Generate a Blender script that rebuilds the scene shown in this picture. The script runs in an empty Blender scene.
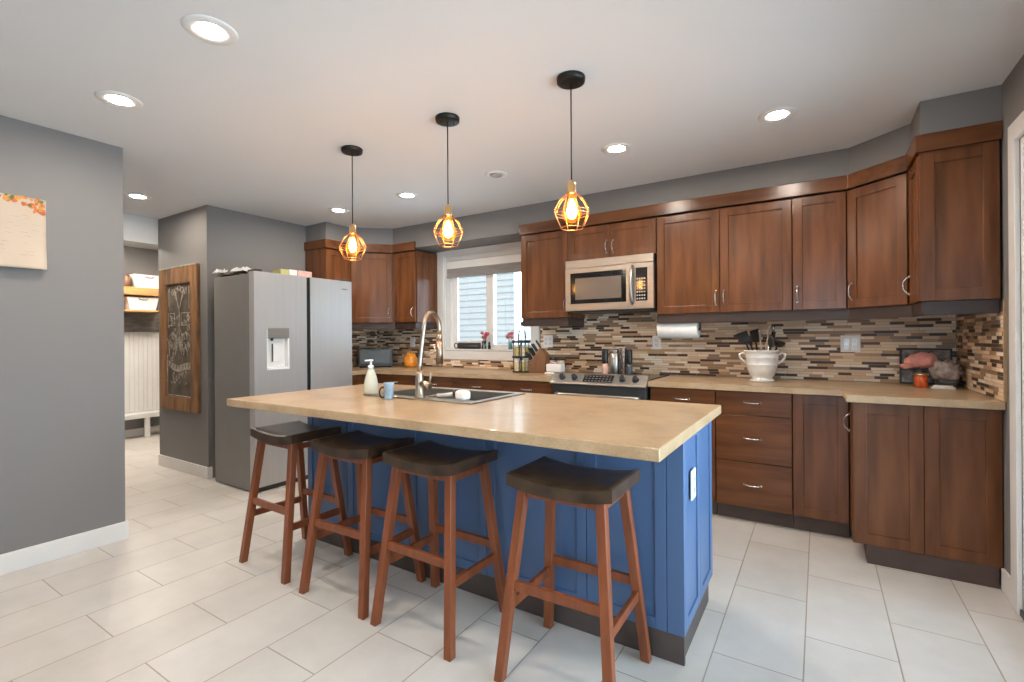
import bpy, bmesh, math, random
from mathutils import Vector, Matrix, noise as mnoise
random.seed(7)
SC = bpy.context.scene
COL = SC.collection
R = math.radians

# ------------------------------------------------------------------ camera
EYE = 1.235
F_PX = 484.0
_y, _p, _r = R(32.37), 0.0, R(-0.40)
Fv = Vector((-math.sin(_y)*math.cos(_p), math.cos(_y)*math.cos(_p), math.sin(_p)))
R0 = Vector((math.cos(_y), math.sin(_y), 0)); U0 = R0.cross(Fv)
Rv = R0*math.cos(_r) + U0*math.sin(_r); Uv = -R0*math.sin(_r) + U0*math.cos(_r)
cam = bpy.data.cameras.new('camera'); cam.sensor_width = 36; cam.lens = F_PX/1024*36
cam.clip_start = 0.02; cam.shift_y = -3.1/1024
camo = bpy.data.objects.new('camera', cam); COL.objects.link(camo)
camo.matrix_world = Matrix(((Rv.x, Uv.x, -Fv.x, 0), (Rv.y, Uv.y, -Fv.y, 0), (Rv.z, Uv.z, -Fv.z, EYE), (0, 0, 0, 1)))
SC.camera = camo

# ------------------------------------------------------------------ world, daylight, exposure
W = bpy.data.worlds.new('world'); SC.world = W; W.use_nodes = True
W.node_tree.nodes['Background'].inputs[0].default_value = (0.67, 0.85, 1.0, 1)
W.node_tree.nodes['Background'].inputs[1].default_value = 8.2
SC.view_settings.view_transform = 'Standard'; SC.view_settings.look = 'None'
SC.view_settings.gamma = 1.0; SC.view_settings.exposure = 0.21; SC.view_settings.use_curve_mapping = False
try:
    SC.cycles.use_denoising = True; SC.cycles.max_bounces = 10; SC.cycles.diffuse_bounces = 6
    SC.cycles.sample_clamp_indirect = 6.0
except Exception: pass
CAN_W = 400.0      # radiance of a ceiling can's diffuser
BULB_W = 120.0      # radiance of a pendant bulb
def portal(loc, rot, sx, sy):
    l = bpy.data.lights.new('daylight_portal', 'AREA'); l.shape = 'RECTANGLE'; l.size = sx; l.size_y = sy
    o = bpy.data.objects.new('daylight_portal', l); COL.objects.link(o); o.location = loc; o.rotation_euler = rot
    l.cycles.is_portal = True
portal((0.86, 1.55, 1.08), (0, R(90), 0), 2.05, 2.9)          # patio door, shines towards -x
portal((0.15, -3.34, 1.3), (R(90), 0, 0), 1.1, 1.9)         # unseen living-room window, shines towards +y
portal((-3.80, -2.0, 1.45), (0, R(-90), 0), 1.3, 2.0)        # added side window behind the viewer, shines towards +x
portal((-2.95, 4.30, 1.62), (R(-90), 0, 0), 1.2, 1.1)        # kitchen window, shines towards -y

CEIL = 2.437
XL, XR, YB = -4.59, 0.75, 4.14      # kitchen walls

# ------------------------------------------------------------------ helpers
class MB:
    def __init__(s): s.bm = bmesh.new(); s.M = Matrix.Identity(4); s.mi = 0
    def _v(s, co): return s.bm.verts.new(s.M @ Vector(co))
    def face(s, vs, smooth=False):
        try:
            f = s.bm.faces.new(vs); f.smooth = smooth; f.material_index = s.mi; return f
        except ValueError: return None
    def box(s, x0, x1, y0, y1, z0, z1, bev=0.0):
        if x1 < x0: x0, x1 = x1, x0
        if y1 < y0: y0, y1 = y1, y0
        if z1 < z0: z0, z1 = z1, z0
        v = [s._v(c) for c in ((x0,y0,z0),(x1,y0,z0),(x1,y1,z0),(x0,y1,z0),(x0,y0,z1),(x1,y0,z1),(x1,y1,z1),(x0,y1,z1))]
        fs = [s.face([v[i] for i in q]) for q in ((0,3,2,1),(4,5,6,7),(0,1,5,4),(1,2,6,5),(2,3,7,6),(3,0,4,7))]
        if bev > 0:
            es = list({e for f in fs for e in f.edges})
            bmesh.ops.bevel(s.bm, geom=es, offset=bev, segments=2, affect='EDGES', profile=0.5)
        return s
    def prism(s, poly, z0, z1, bev=0.0):
        lo = [s._v((x, y, z0)) for x, y in poly]; hi = [s._v((x, y, z1)) for x, y in poly]
        n = len(poly)
        fs = [s.face(lo[::-1]), s.face(hi)] + [s.face([lo[i], lo[(i+1) % n], hi[(i+1) % n], hi[i]]) for i in range(n)]
        if bev > 0:
            es = list({e for f in fs if f for e in f.edges})
            bmesh.ops.bevel(s.bm, geom=es, offset=bev, segments=2, affect='EDGES', profile=0.5)
        return s
    def ring(s, c, ax, r, n, ref=None):
        ax = Vector(ax).normalized()
        a = (Vector(ref) if ref else (Vector((0,0,1)) if abs(ax.z) < 0.9 else Vector((1,0,0))))
        a = (a - ax*a.dot(ax)).normalized(); b = ax.cross(a)
        return [s._v(Vector(c) + (a*math.cos(2*math.pi*i/n) + b*math.sin(2*math.pi*i/n))*r) for i in range(n)]
    def loft(s, rings, closed=False, caps=True, smooth=True):
        n = len(rings[0]); m = len(rings)
        for k in range(m if closed else m-1):
            A, B = rings[k], rings[(k+1) % m]
            for i in range(n): s.face([A[i], A[(i+1) % n], B[(i+1) % n], B[i]], smooth)
        if caps and not closed: s.face(rings[0][::-1]); s.face(rings[-1])
        return s
    def cyl(s, p0, p1, r0, r1=None, n=16, smooth=True):
        r1 = r0 if r1 is None else r1; ax = Vector(p1) - Vector(p0)
        return s.loft([s.ring(p0, ax, r0, n), s.ring(p1, ax, r1, n)], smooth=smooth)
    def tube(s, pts, r, n=8, closed=False):
        P = [Vector(p) for p in pts]; m = len(P); rs = r if isinstance(r, (list, tuple)) else [r]*m
        rings = []; ref = None
        for i in range(m):
            if closed: t = P[(i+1) % m] - P[i-1]
            else: t = P[min(i+1, m-1)] - P[max(i-1, 0)]
            t.normalize()
            if ref is None: ref = Vector((0,0,1)) if abs(t.z) < 0.9 else Vector((1,0,0))
            ref = (ref - t*ref.dot(t)).normalized()
            rings.append(s.ring(P[i], t, rs[i], n, ref))
        return s.loft(rings, closed=closed)
    def lathe(s, prof, n=24, c=(0,0,0), smooth=True, caps=True):
        rings = []
        for r, z in prof:
            rings.append([s._v((c[0]+max(r,1e-4)*math.cos(2*math.pi*i/n), c[1]+max(r,1e-4)*math.sin(2*math.pi*i/n), c[2]+z)) for i in range(n)])
        return s.loft(rings, caps=caps, smooth=smooth)
    def ball(s, c, rx, ry=None, rz=None, n=14, m=9, jit=0.0, sc=12.0):
        ry = rx if ry is None else ry; rz = rx if rz is None else rz
        rings = []
        for k in range(m+1):
            t = math.pi*k/m - math.pi/2
            row = []
            for i in range(n):
                p = Vector((max(math.cos(t),1e-3)*math.cos(2*math.pi*i/n), max(math.cos(t),1e-3)*math.sin(2*math.pi*i/n), math.sin(t)))
                f = 1 + (jit*mnoise.noise(p*2.0 + Vector(c)*sc) if jit else 0)
                row.append(s._v((c[0]+p.x*rx*f, c[1]+p.y*ry*f, c[2]+p.z*rz*f)))
            rings.append(row)
        return s.loft(rings)
    def sheet(s, f, nu, nv, t=0.0, smooth=True, down=False):
        """f(u,v)->point; t: thickness along the normal (a closed slab)"""
        g = [[Vector(f(i/nu, j/nv)) for j in range(nv+1)] for i in range(nu+1)]
        def nrm(i, j):
            if down: return Vector((0, 0, 1))
            a = g[min(i+1,nu)][j] - g[max(i-1,0)][j]; b = g[i][min(j+1,nv)] - g[i][max(j-1,0)]
            return a.cross(b).normalized()
        top = [[s._v(g[i][j]) for j in range(nv+1)] for i in range(nu+1)]
        for i in range(nu):
            for j in range(nv): s.face([top[i][j], top[i+1][j], top[i+1][j+1], top[i][j+1]], smooth)
        if t:
            bot = [[s._v(g[i][j] - nrm(i,j)*t) for j in range(nv+1)] for i in range(nu+1)]
            for i in range(nu):
                for j in range(nv): s.face([bot[i][j], bot[i][j+1], bot[i+1][j+1], bot[i+1][j]], smooth)
            edge = [(i,0) for i in range(nu)] + [(nu,j) for j in range(nv)] + [(i,nv) for i in range(nu,0,-1)] + [(0,j) for j in range(nv,0,-1)]
            for k in range(len(edge)):
                a, b = edge[k], edge[(k+1) % len(edge)]
                s.face([top[a[0]][a[1]], bot[a[0]][a[1]], bot[b[0]][b[1]], top[b[0]][b[1]]], False)
        return s
    def move(s, x=0, y=0, z=0, rz=0): s.M = Matrix.Translation((x,y,z)) @ Matrix.Rotation(rz, 4, 'Z'); return s

def obj(name, mb, mats, parent=None, loc=(0,0,0), rz=0.0):
    bmesh.ops.recalc_face_normals(mb.bm, faces=mb.bm.faces[:])
    me = bpy.data.meshes.new(name); mb.bm.to_mesh(me); mb.bm.free()
    for m in (mats if isinstance(mats, (list, tuple)) else [mats]): me.materials.append(m)
    o = bpy.data.objects.new(name, me); COL.objects.link(o)
    o.location = loc; o.rotation_euler = (0, 0, rz)
    if parent: o.parent = parent
    return o
def tag(o, label, cat, group=None):
    o['label'] = label; o['category'] = cat
    if group: o['group'] = group
    return o
def thing(name, label, cat, loc=(0,0,0), rz=0.0, group=None):
    o = bpy.data.objects.new(name, None); COL.objects.link(o); o.empty_display_size = 0.05
    o.location = loc; o.rotation_euler = (0, 0, rz)
    return tag(o, label, cat, group)
def struct(name, mb, m):
    o = obj(name, mb, m); o['kind'] = 'structure'; return o
def wpart(name, mb, mats, parent):
    """a part whose vertices were given in world space, under an unrotated thing"""
    l = parent.location
    bmesh.ops.translate(mb.bm, verts=mb.bm.verts[:], vec=(-l.x, -l.y, -l.z))
    return obj(name, mb, mats, parent)
def dup(o, loc, rz, label=None):
    c = o.copy(); COL.objects.link(c); c.location = loc; c.rotation_euler = (0, 0, rz)
    if label: c['label'] = label
    for ch in o.children:
        d = ch.copy(); COL.objects.link(d); d.parent = c
        for g in ch.children:
            e = g.copy(); COL.objects.link(e); e.parent = d
    return c

# ------------------------------------------------------------------ materials
def new_mat(name):
    m = bpy.data.materials.new(name); m.use_nodes = True
    nt = m.node_tree; b = nt.nodes['Principled BSDF']; return m, nt, b
def S(b, k, v):
    if k in b.inputs: b.inputs[k].default_value = v
def mat(name, col, rough=0.5, metal=0.0, var=0.06, scale=(6,6,6), bump=0.0, coat=0.0, emit=None, es=0.0, trans=0.0, ior=1.45, alpha=None, spec=None, det=3.0):
    """plain colour with a little noise through it"""
    m, nt, b = new_mat(name); N = nt.nodes; L = nt.links
    S(b, 'Roughness', rough); S(b, 'Metallic', metal); S(b, 'Coat Weight', coat); S(b, 'Coat Roughness', 0.15)
    S(b, 'Transmission Weight', trans); S(b, 'IOR', ior)
    if spec is not None: S(b, 'Specular IOR Level', spec)
    if alpha is not None: S(b, 'Alpha', alpha)
    tc = N.new('ShaderNodeTexCoord'); mp = N.new('ShaderNodeMapping'); mp.inputs['Scale'].default_value = scale
    nz = N.new('ShaderNodeTexNoise'); nz.inputs['Scale'].default_value = 1.0; nz.inputs['Detail'].default_value = det
    L.new(tc.outputs['Object'], mp.inputs[0]); L.new(mp.outputs[0], nz.inputs['Vector'])
    rp = N.new('ShaderNodeValToRGB'); rp.color_ramp.elements[0].position = 0.3; rp.color_ramp.elements[1].position = 0.7
    rp.color_ramp.elements[0].color = tuple(c*(1-var) for c in col) + (1,)
    rp.color_ramp.elements[1].color = tuple(min(1, c*(1+var)) for c in col) + (1,)
    L.new(nz.outputs['Fac'], rp.inputs[0]); L.new(rp.outputs[0], b.inputs['Base Color'])
    if bump:
        bp = N.new('ShaderNodeBump'); bp.inputs['Strength'].default_value = bump; bp.inputs['Distance'].default_value = 0.01
        L.new(nz.outputs['Fac'], bp.inputs['Height']); L.new(bp.outputs[0], b.inputs['Normal'])
    if emit: S(b, 'Emission Color', tuple(emit)+(1,)); S(b, 'Emission Strength', es)
    return m
def s2l(r, g, b):
    f = lambda c: (c/255)/12.92 if c/255 <= 0.04045 else ((c/255+0.055)/1.055)**2.4
    return (f(r), f(g), f(b))

M_wall = mat('grey_wall_paint', (0.195, 0.186, 0.183), 0.6, var=0.02, scale=(1.5,)*3)
M_ceil = mat('ceiling_paint', (0.665, 0.665, 0.665), 0.8, var=0.012, scale=(1.2,)*3)
M_trim = mat('white_trim_paint', (0.72, 0.70, 0.68), 0.4, var=0.02)
M_white = mat('white_plastic', (0.80, 0.79, 0.77), 0.35, var=0.02)
M_wood = mat('stained_maple', (0.138, 0.050, 0.018), 0.25, var=0.36, scale=(14,14,1.6), spec=0.42, bump=0.03)
M_woodh = mat('stained_maple_cross', (0.134, 0.049, 0.018), 0.25, var=0.36, scale=(1.6,14,14), spec=0.42, bump=0.03)
M_kick = mat('dark_kick_board', (0.085, 0.052, 0.042), 0.5, var=0.1)
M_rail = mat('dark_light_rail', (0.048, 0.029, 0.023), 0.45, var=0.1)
M_ikick = mat('island_kick_board', (0.075, 0.055, 0.048), 0.5, var=0.1)
M_blue = mat('blue_paint', (0.070, 0.128, 0.250), 0.38, var=0.03, scale=(3,)*3)
M_swood = mat('red_brown_stool_wood', (0.195, 0.052, 0.017), 0.36, var=0.25, scale=(26,26,3), coat=0.05)
M_seat = mat('dark_brown_leather', (0.052, 0.029, 0.016), 0.33, var=0.5, scale=(14,14,14), bump=0.12)
M_steel = mat('brushed_steel', (0.44, 0.41, 0.37), 0.34, 1.0, var=0.05, scale=(2,2,60))
M_steelv = mat('fridge_steel', (0.50, 0.49, 0.485), 0.36, 0.6, var=0.03, scale=(40,40,1))
M_fside = mat('fridge_side_grey', (0.22, 0.21, 0.20), 0.45, 0.3, var=0.03)
M_chrome = mat('satin_nickel', (0.72, 0.68, 0.64), 0.22, 1.0, var=0.03)
M_faucet = mat('warm_steel', (0.46, 0.37, 0.29), 0.30, 1.0, var=0.04)
M_black = mat('black_enamel', (0.012, 0.012, 0.012), 0.3, var=0.1)
M_blackglass = mat('black_glass', (0.012, 0.011, 0.011), 0.08, var=0.1)
M_dark = mat('dark_grey_plastic', (0.04, 0.038, 0.037), 0.4, var=0.1)
M_copper = mat('copper_wire', (0.75, 0.36, 0.17), 0.28, 1.0, var=0.05)
M_brass = mat('brass_socket', (0.74, 0.50, 0.24), 0.28, 1.0, var=0.05)
M_canopy = mat('black_bronze_canopy', (0.02, 0.018, 0.016), 0.4, 0.5, var=0.1)
M_bulb = mat('glowing_bulb', (1.0, 0.8, 0.5), 0.3, emit=(1.0, 0.60, 0.24), es=BULB_W)
M_can = mat('can_diffuser', (1, 0.95, 0.85), 0.4, emit=(1.0, 0.885, 0.745), es=CAN_W)
M_porc = mat('white_porcelain', (0.78, 0.77, 0.75), 0.15, var=0.02, coat=0.4)
M_paper = mat('white_paper', (0.80, 0.79, 0.77), 0.85, var=0.03, scale=(30,)*3, bump=0.05)
M_cream = mat('cream_paper', (0.50, 0.415, 0.33), 0.8, var=0.05)
M_orange = mat('orange_petal', (0.50, 0.12, 0.035), 0.7, var=0.3, scale=(60,)*3)
M_yellow = mat('yellow_petal', (0.55, 0.26, 0.06), 0.7, var=0.2, scale=(60,)*3)
M_green = mat('leaf_green', (0.12, 0.15, 0.05), 0.7, var=0.3, scale=(60,)*3)
M_ink = mat('grey_ink', (0.42, 0.34, 0.28), 0.8)
M_rustic = mat('rustic_frame_wood', (0.23, 0.105, 0.034), 0.5, var=0.5, scale=(20,20,4), bump=0.15)
M_board = mat('chalkboard', (0.115, 0.09, 0.066), 0.75, var=0.5, scale=(7,7,7))
M_chalk = mat('chalk', (0.36, 0.32, 0.26), 0.9, var=0.35, scale=(40,)*3)
M_tan = mat('tan_shelf_wood', (0.50, 0.27, 0.10), 0.5, var=0.2, scale=(4,4,30))
M_greywood = mat('weathered_grey_wood', (0.20, 0.185, 0.17), 0.7, var=0.3, scale=(4,6,30))
M_bin = mat('white_fabric', (0.80, 0.78, 0.75), 0.9, var=0.04, scale=(80,)*3, bump=0.1)
M_blind = mat('grey_blind_fabric', (0.30, 0.28, 0.27), 0.9, var=0.15, scale=(3,3,90))
M_knifew = mat('knife_block_wood', (0.20, 0.095, 0.045), 0.45, var=0.25, scale=(30,30,5))
M_jarg = mat('amber_herbs', (0.42, 0.34, 0.12), 0.3, var=0.4, scale=(50,)*3)
M_jarc = mat('pale_spice', (0.62, 0.50, 0.33), 0.3, var=0.3, scale=(50,)*3)
M_amber = mat('amber_glass', (0.70, 0.26, 0.03), 0.12, var=0.25, scale=(20,)*3, coat=0.4)
M_pink = mat('pink_petals', (0.78, 0.34, 0.29), 0.75, var=0.2, scale=(25,)*3)
M_red = mat('red_petals', (0.50, 0.07, 0.08), 0.7, var=0.4, scale=(60,)*3)
M_teal = mat('teal_glass', (0.10, 0.22, 0.24), 0.15, var=0.1)
M_candle = mat('orange_candle', (0.55, 0.10, 0.03), 0.2, var=0.35, scale=(40,)*3)
M_cello = mat('crumpled_cellophane', (0.55, 0.46, 0.42), 0.25, var=0.35, scale=(40,)*3, bump=0.5, trans=0.35)
M_slate = mat('slate_grey', (0.075, 0.08, 0.085), 0.3, var=0.2)
M_pale = mat('pale_green_soap', (0.72, 0.71, 0.58), 0.25, var=0.06, trans=0.15)
M_bluecup = mat('pale_blue_glass', (0.42, 0.56, 0.68), 0.12, var=0.2, scale=(30,)*3, trans=0.35)
M_brown = mat('brown_paper', (0.10, 0.07, 0.05), 0.7, var=0.4, scale=(30,)*3)
M_lime = mat('pale_green_card', (0.50, 0.46, 0.18), 0.7)
M_pinkcard = mat('pink_card', (0.70, 0.42, 0.34), 0.7, var=0.15, scale=(30,)*3)
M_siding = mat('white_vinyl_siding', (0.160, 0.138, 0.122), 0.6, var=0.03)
M_roofl = mat('grey_roof_shingle', (0.12, 0.12, 0.13), 0.9, var=0.3)
M_tumbler = mat('patterned_metal', (0.20, 0.15, 0.12), 0.3, 0.6, var=0.9, scale=(70,70,40))
M_spatula = mat('black_nylon', (0.02, 0.018, 0.018), 0.35, var=0.2)
M_spoonw = mat('pale_spoon_wood', (0.42, 0.34, 0.27), 0.6, var=0.15)

def glass_mat(name, tint=(1,1,1)):
    m, nt, b = new_mat(name); N = nt.nodes; L = nt.links; N.remove(b)
    tr = N.new('ShaderNodeBsdfTransparent'); tr.inputs[0].default_value = tint+(1,)
    gl = N.new('ShaderNodeBsdfGlossy'); gl.inputs['Roughness'].default_value = 0.02
    fr = N.new('ShaderNodeFresnel'); fr.inputs[0].default_value = 1.45
    mx = N.new('ShaderNodeMixShader'); L.new(fr.outputs[0], mx.inputs[0]); L.new(tr.outputs[0], mx.inputs[1]); L.new(gl.outputs[0], mx.inputs[2])
    L.new(mx.outputs[0], N['Material Output'].inputs[0]); return m
M_glass = glass_mat('window_glass', (0.96, 0.98, 0.98))
M_clear = glass_mat('clear_bottle_glass', (0.86, 0.90, 0.90))

def bulb_bloom_mat():  # amber shell glows to imitate the bloom around the bulb
    m, nt, b = new_mat('bulb_bloom'); N = nt.nodes; L = nt.links; N.remove(b)
    tr = N.new('ShaderNodeBsdfTransparent'); tr.inputs[0].default_value = (1.0, 0.72, 0.38, 1)
    em = N.new('ShaderNodeEmission'); em.inputs[0].default_value = (1.0, 0.36, 0.06, 1); em.inputs[1].default_value = 0.45
    ad = N.new('ShaderNodeAddShader'); L.new(tr.outputs[0], ad.inputs[0]); L.new(em.outputs[0], ad.inputs[1])
    L.new(ad.outputs[0], N['Material Output'].inputs[0]); return m
M_bloom = bulb_bloom_mat()

def counter_mat():
    m, nt, b = new_mat('tan_stone_laminate'); N = nt.nodes; L = nt.links
    tc = N.new('ShaderNodeTexCoord')
    n1 = N.new('ShaderNodeTexNoise'); n1.inputs['Scale'].default_value = 5.5; n1.inputs['Detail'].default_value = 8; n1.inputs['Roughness'].default_value = 0.65
    n2 = N.new('ShaderNodeTexNoise'); n2.inputs['Scale'].default_value = 260; n2.inputs['Detail'].default_value = 2
    L.new(tc.outputs['Object'], n1.inputs['Vector']); L.new(tc.outputs['Object'], n2.inputs['Vector'])
    r1 = N.new('ShaderNodeValToRGB'); e = r1.color_ramp.elements
    e[0].position = 0.32; e[0].color = (0.37, 0.24, 0.13, 1); e[1].position = 0.7; e[1].color = (0.53, 0.385, 0.24, 1)
    x = e.new(0.5); x.color = (0.47, 0.325, 0.19, 1)
    r2 = N.new('ShaderNodeValToRGB'); r2.color_ramp.elements[0].position = 0.32; r2.color_ramp.elements[0].color = (0.72,0.68,0.62,1); r2.color_ramp.elements[1].position = 0.5; r2.color_ramp.elements[1].color = (1,1,1,1)
    mx = N.new('ShaderNodeMix'); mx.data_type = 'RGBA'; mx.blend_type = 'MULTIPLY'; mx.inputs[0].default_value = 0.6
    L.new(n1.outputs['Fac'], r1.inputs[0]); L.new(n2.outputs['Fac'], r2.inputs[0])
    L.new(r1.outputs[0], mx.inputs[6]); L.new(r2.outputs[0], mx.inputs[7]); L.new(mx.outputs[2], b.inputs['Base Color'])
    S(b, 'Roughness', 0.30); S(b, 'Coat Weight', 0.1); return m
M_counter = counter_mat()

def floor_mat():
    m, nt, b = new_mat('cream_floor_tile'); N = nt.nodes; L = nt.links
    tc = N.new('ShaderNodeTexCoord'); sp = N.new('ShaderNodeSeparateXYZ'); L.new(tc.outputs['Object'], sp.inputs[0])
    cb = N.new('ShaderNodeCombineXYZ')
    ax = N.new('ShaderNodeMath'); ax.operation = 'ADD'; ax.inputs[1].default_value = 30*0.6045 - 1.414
    ay = N.new('ShaderNodeMath'); ay.operation = 'ADD'; ay.inputs[1].default_value = 41*0.3045 - 0.25
    L.new(sp.outputs[1], ax.inputs[0]); L.new(sp.outputs[0], ay.inputs[0])
    L.new(ax.outputs[0], cb.inputs[0]); L.new(ay.outputs[0], cb.inputs[1])
    br = N.new('ShaderNodeTexBrick'); L.new(cb.outputs[0], br.inputs['Vector'])
    br.offset = 0.5; br.offset_frequency = 2; br.squash = 1.0
    br.inputs['Scale'].default_value = 1.0; br.inputs['Brick Width'].default_value = 0.6045; br.inputs['Row Height'].default_value = 0.3045
    br.inputs['Mortar Size'].default_value = 0.0028; br.inputs['Mortar Smooth'].default_value = 0.2; br.inputs['Bias'].default_value = 0
    br.inputs['Color1'].default_value = (0.56, 0.525, 0.49, 1); br.inputs['Color2'].default_value = (0.605, 0.57, 0.535, 1)
    br.inputs['Mortar'].default_value = (0.34, 0.28, 0.225, 1)
    nz = N.new('ShaderNodeTexNoise'); nz.inputs['Scale'].default_value = 4.0; nz.inputs['Detail'].default_value = 7; nz.inputs['Roughness'].default_value = 0.6
    L.new(tc.outputs['Object'], nz.inputs['Vector'])
    rp = N.new('ShaderNodeValToRGB'); rp.color_ramp.elements[0].position = 0.35; rp.color_ramp.elements[0].color = (0.86,0.85,0.84,1); rp.color_ramp.elements[1].position = 0.65; rp.color_ramp.elements[1].color = (1,1,1,1)
    L.new(nz.outputs['Fac'], rp.inputs[0])
    mx = N.new('ShaderNodeMix'); mx.data_type = 'RGBA'; mx.blend_type = 'MULTIPLY'; mx.inputs[0].default_value = 0.7
    L.new(br.outputs['Color'], mx.inputs[6]); L.new(rp.outputs[0], mx.inputs[7]); L.new(mx.outputs[2], b.inputs['Base Color'])
    bp = N.new('ShaderNodeBump'); bp.inputs['Strength'].default_value = 0.35; bp.inputs['Distance'].default_value = 0.003; bp.invert = True
    L.new(br.outputs['Fac'], bp.inputs['Height']); L.new(bp.outputs[0], b.inputs['Normal'])
    S(b, 'Roughness', 0.38); S(b, 'Specular IOR Level', 0.4); return m
M_floor = floor_mat()

def mosaic_mat(axis):
    m, nt, b = new_mat('glass_strip_mosaic_' + 'xy'[axis]); N = nt.nodes; L = nt.links
    def mth(op, a, bb=None, c=None):
        n = N.new('ShaderNodeMath'); n.operation = op
        for i, v in enumerate((a, bb, c)):
            if v is None: continue
            if isinstance(v, (int, float)): n.inputs[i].default_value = v
            else: L.new(v, n.inputs[i])
        return n.outputs[0]
    def wn(a, bb):
        cb = N.new('ShaderNodeCombineXYZ'); w = N.new('ShaderNodeTexWhiteNoise'); w.noise_dimensions = '3D'
        for i, v in enumerate((a, bb)):
            if isinstance(v, (int, float)): cb.inputs[i].default_value = v
            else: L.new(v, cb.inputs[i])
        L.new(cb.outputs[0], w.inputs['Vector']); return w.outputs['Value']
    tc = N.new('ShaderNodeTexCoord'); sp = N.new('ShaderNodeSeparateXYZ'); L.new(tc.outputs['Object'], sp.inputs[0])
    u = sp.outputs[axis]; z = sp.outputs[2]
    zr = mth('DIVIDE', z, 0.0195); row = mth('FLOOR', zr); zf = mth('FRACT', zr)
    ln = mth('MULTIPLY_ADD', wn(row, 3.3), 0.085, 0.075)
    ur = mth('ADD', mth('DIVIDE', mth('ADD', u, 9.0), ln), mth('MULTIPLY', wn(row, 7.7), 9.0))
    cell = mth('FLOOR', ur); uf = mth('FRACT', ur)
    val = wn(row, cell)
    rp = N.new('ShaderNodeValToRGB'); rp.color_ramp.interpolation = 'CONSTANT'; e = rp.color_ramp.elements
    pal = [(0.0,(0.075,0.042,0.027)),(0.15,(0.80,0.62,0.44)),(0.36,(0.36,0.22,0.125)),(0.49,(0.70,0.50,0.33)),(0.66,(0.27,0.195,0.145)),(0.73,(0.86,0.74,0.60)),(0.88,(0.50,0.31,0.17)),(0.95,(0.10,0.062,0.045))]
    e[0].position = 0; e[0].color = pal[0][1]+(1,); e[1].position = pal[1][0]; e[1].color = pal[1][1]+(1,)
    for p, c in pal[2:]: q = e.new(p); q.color = c+(1,)
    L.new(val, rp.inputs[0])
    gz = mth('MINIMUM', zf, mth('SUBTRACT', 1.0, zf)); gu = mth('MULTIPLY', mth('MINIMUM', uf, mth('SUBTRACT', 1.0, uf)), mth('DIVIDE', ln, 0.0195))
    g = mth('LESS_THAN', mth('MINIMUM', gz, gu), 0.055)
    mx = N.new('ShaderNodeMix'); mx.data_type = 'RGBA'; L.new(g, mx.inputs[0]); L.new(rp.outputs[0], mx.inputs[6]); mx.inputs[7].default_value = (0.42,0.34,0.26,1)
    L.new(mx.outputs[2], b.inputs['Base Color'])
    L.new(mth('MULTIPLY_ADD', wn(cell, row), 0.2, 0.32), b.inputs['Roughness']); S(b, 'Specular IOR Level', 0.25)
    return m
M_mosx, M_mosy = mosaic_mat(0), mosaic_mat(1)

# ------------------------------------------------------------------ room shell
XW = -3.66        # near wall on the hall side
YW = 1.255        # its free end
XP, YP = -4.59, 2.185   # outer corner of the fridge partition
XH = -5.54        # hall opening
YR = -3.25        # living-room wall behind the viewpoint
XM = -7.45        # mudroom back wall
b = MB(); b.box(-8, 1.0, YR-0.15, YB+0.15, -0.05, 0.0); struct('floor', b, M_floor)
b = MB(); b.box(-8, 1.0, YR-0.15, YB+0.15, CEIL, CEIL+0.08); struct('ceiling', b, M_ceil)
# back wall with its window opening
WX0, WX1, WZ0, WZ1 = -3.51, -2.385, 1.10, 2.145
b = MB(); b.box(XL, WX0, YB, YB+0.16, 0, CEIL); b.box(WX1, XR+0.15, YB, YB+0.16, 0, CEIL); b.box(WX0, WX1, YB, YB+0.16, 0, WZ0); b.box(WX0, WX1, YB, YB+0.16, WZ1, CEIL)
struct('wall_back', b, M_wall)
# right wall with the patio door opening
DY0, DY1, DZ1 = 0.20, 2.985, 2.09
b = MB(); b.box(XR, XR+0.15, DY1, YB, 0, CEIL); b.box(XR, XR+0.15, YR, DY0, 0, CEIL); b.box(XR, XR+0.15, DY0, DY1, DZ1, CEIL)
struct('wall_right', b, M_wall)
# wall beside the hall (near) and its return into the hall
LWY0, LWY1, LWZ0, LWZ1 = -3.0, -1.0, 0.8, 2.1
b = MB(); b.prism([(XW, LWY1), (XW, YW), (XM, YW), (XM, YW-0.13), (XW-0.13, YW-0.13), (XW-0.13, LWY1)], 0, CEIL)
b.box(XW-0.13, XW, YR, LWY0, 0, CEIL); b.box(XW-0.13, XW, LWY0, LWY1, 0, LWZ0); b.box(XW-0.13, XW, LWY0, LWY1, LWZ1, CEIL)
struct('wall_left', b, M_wall)
# closet block behind the fridge: the chalkboard face and the fridge wall
b = MB(); b.prism([(XH, YP), (XP, YP), (XP, YB+0.16), (XP-0.14, YB+0.16), (XP-0.14, YP+0.14), (XH, YP+0.14)], 0, CEIL)
struct('wall_partition', b, M_wall)
b = MB(); b.box(XM-0.12, XM, YW-0.13, 3.7, 0, CEIL); b.box(XM, XP-0.14, 3.6, 3.7, 0, CEIL); struct('wall_mudroom', b, M_wall)
b = MB(); b.box(XH-0.02, XH+0.0, YW, YP-0.002, 2.185, CEIL-0.001); b.box(XH-0.14, XH-0.02, YW, YP+0.3, 2.185, CEIL-0.001); struct('trim_hall_header', b, M_ceil)
# living-room wall behind the viewpoint with an unseen window sized for its light
b = MB(); b.box(XW-0.13, -0.40, YR-0.12, YR, 0, CEIL); b.box(0.70, XR+0.15, YR-0.12, YR, 0, CEIL); b.box(-0.40, 0.70, YR-0.12, YR, 0, 0.35); b.box(-0.40, 0.70, YR-0.12, YR, 2.25, CEIL); struct('wall_rear', b, M_wall)
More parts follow.
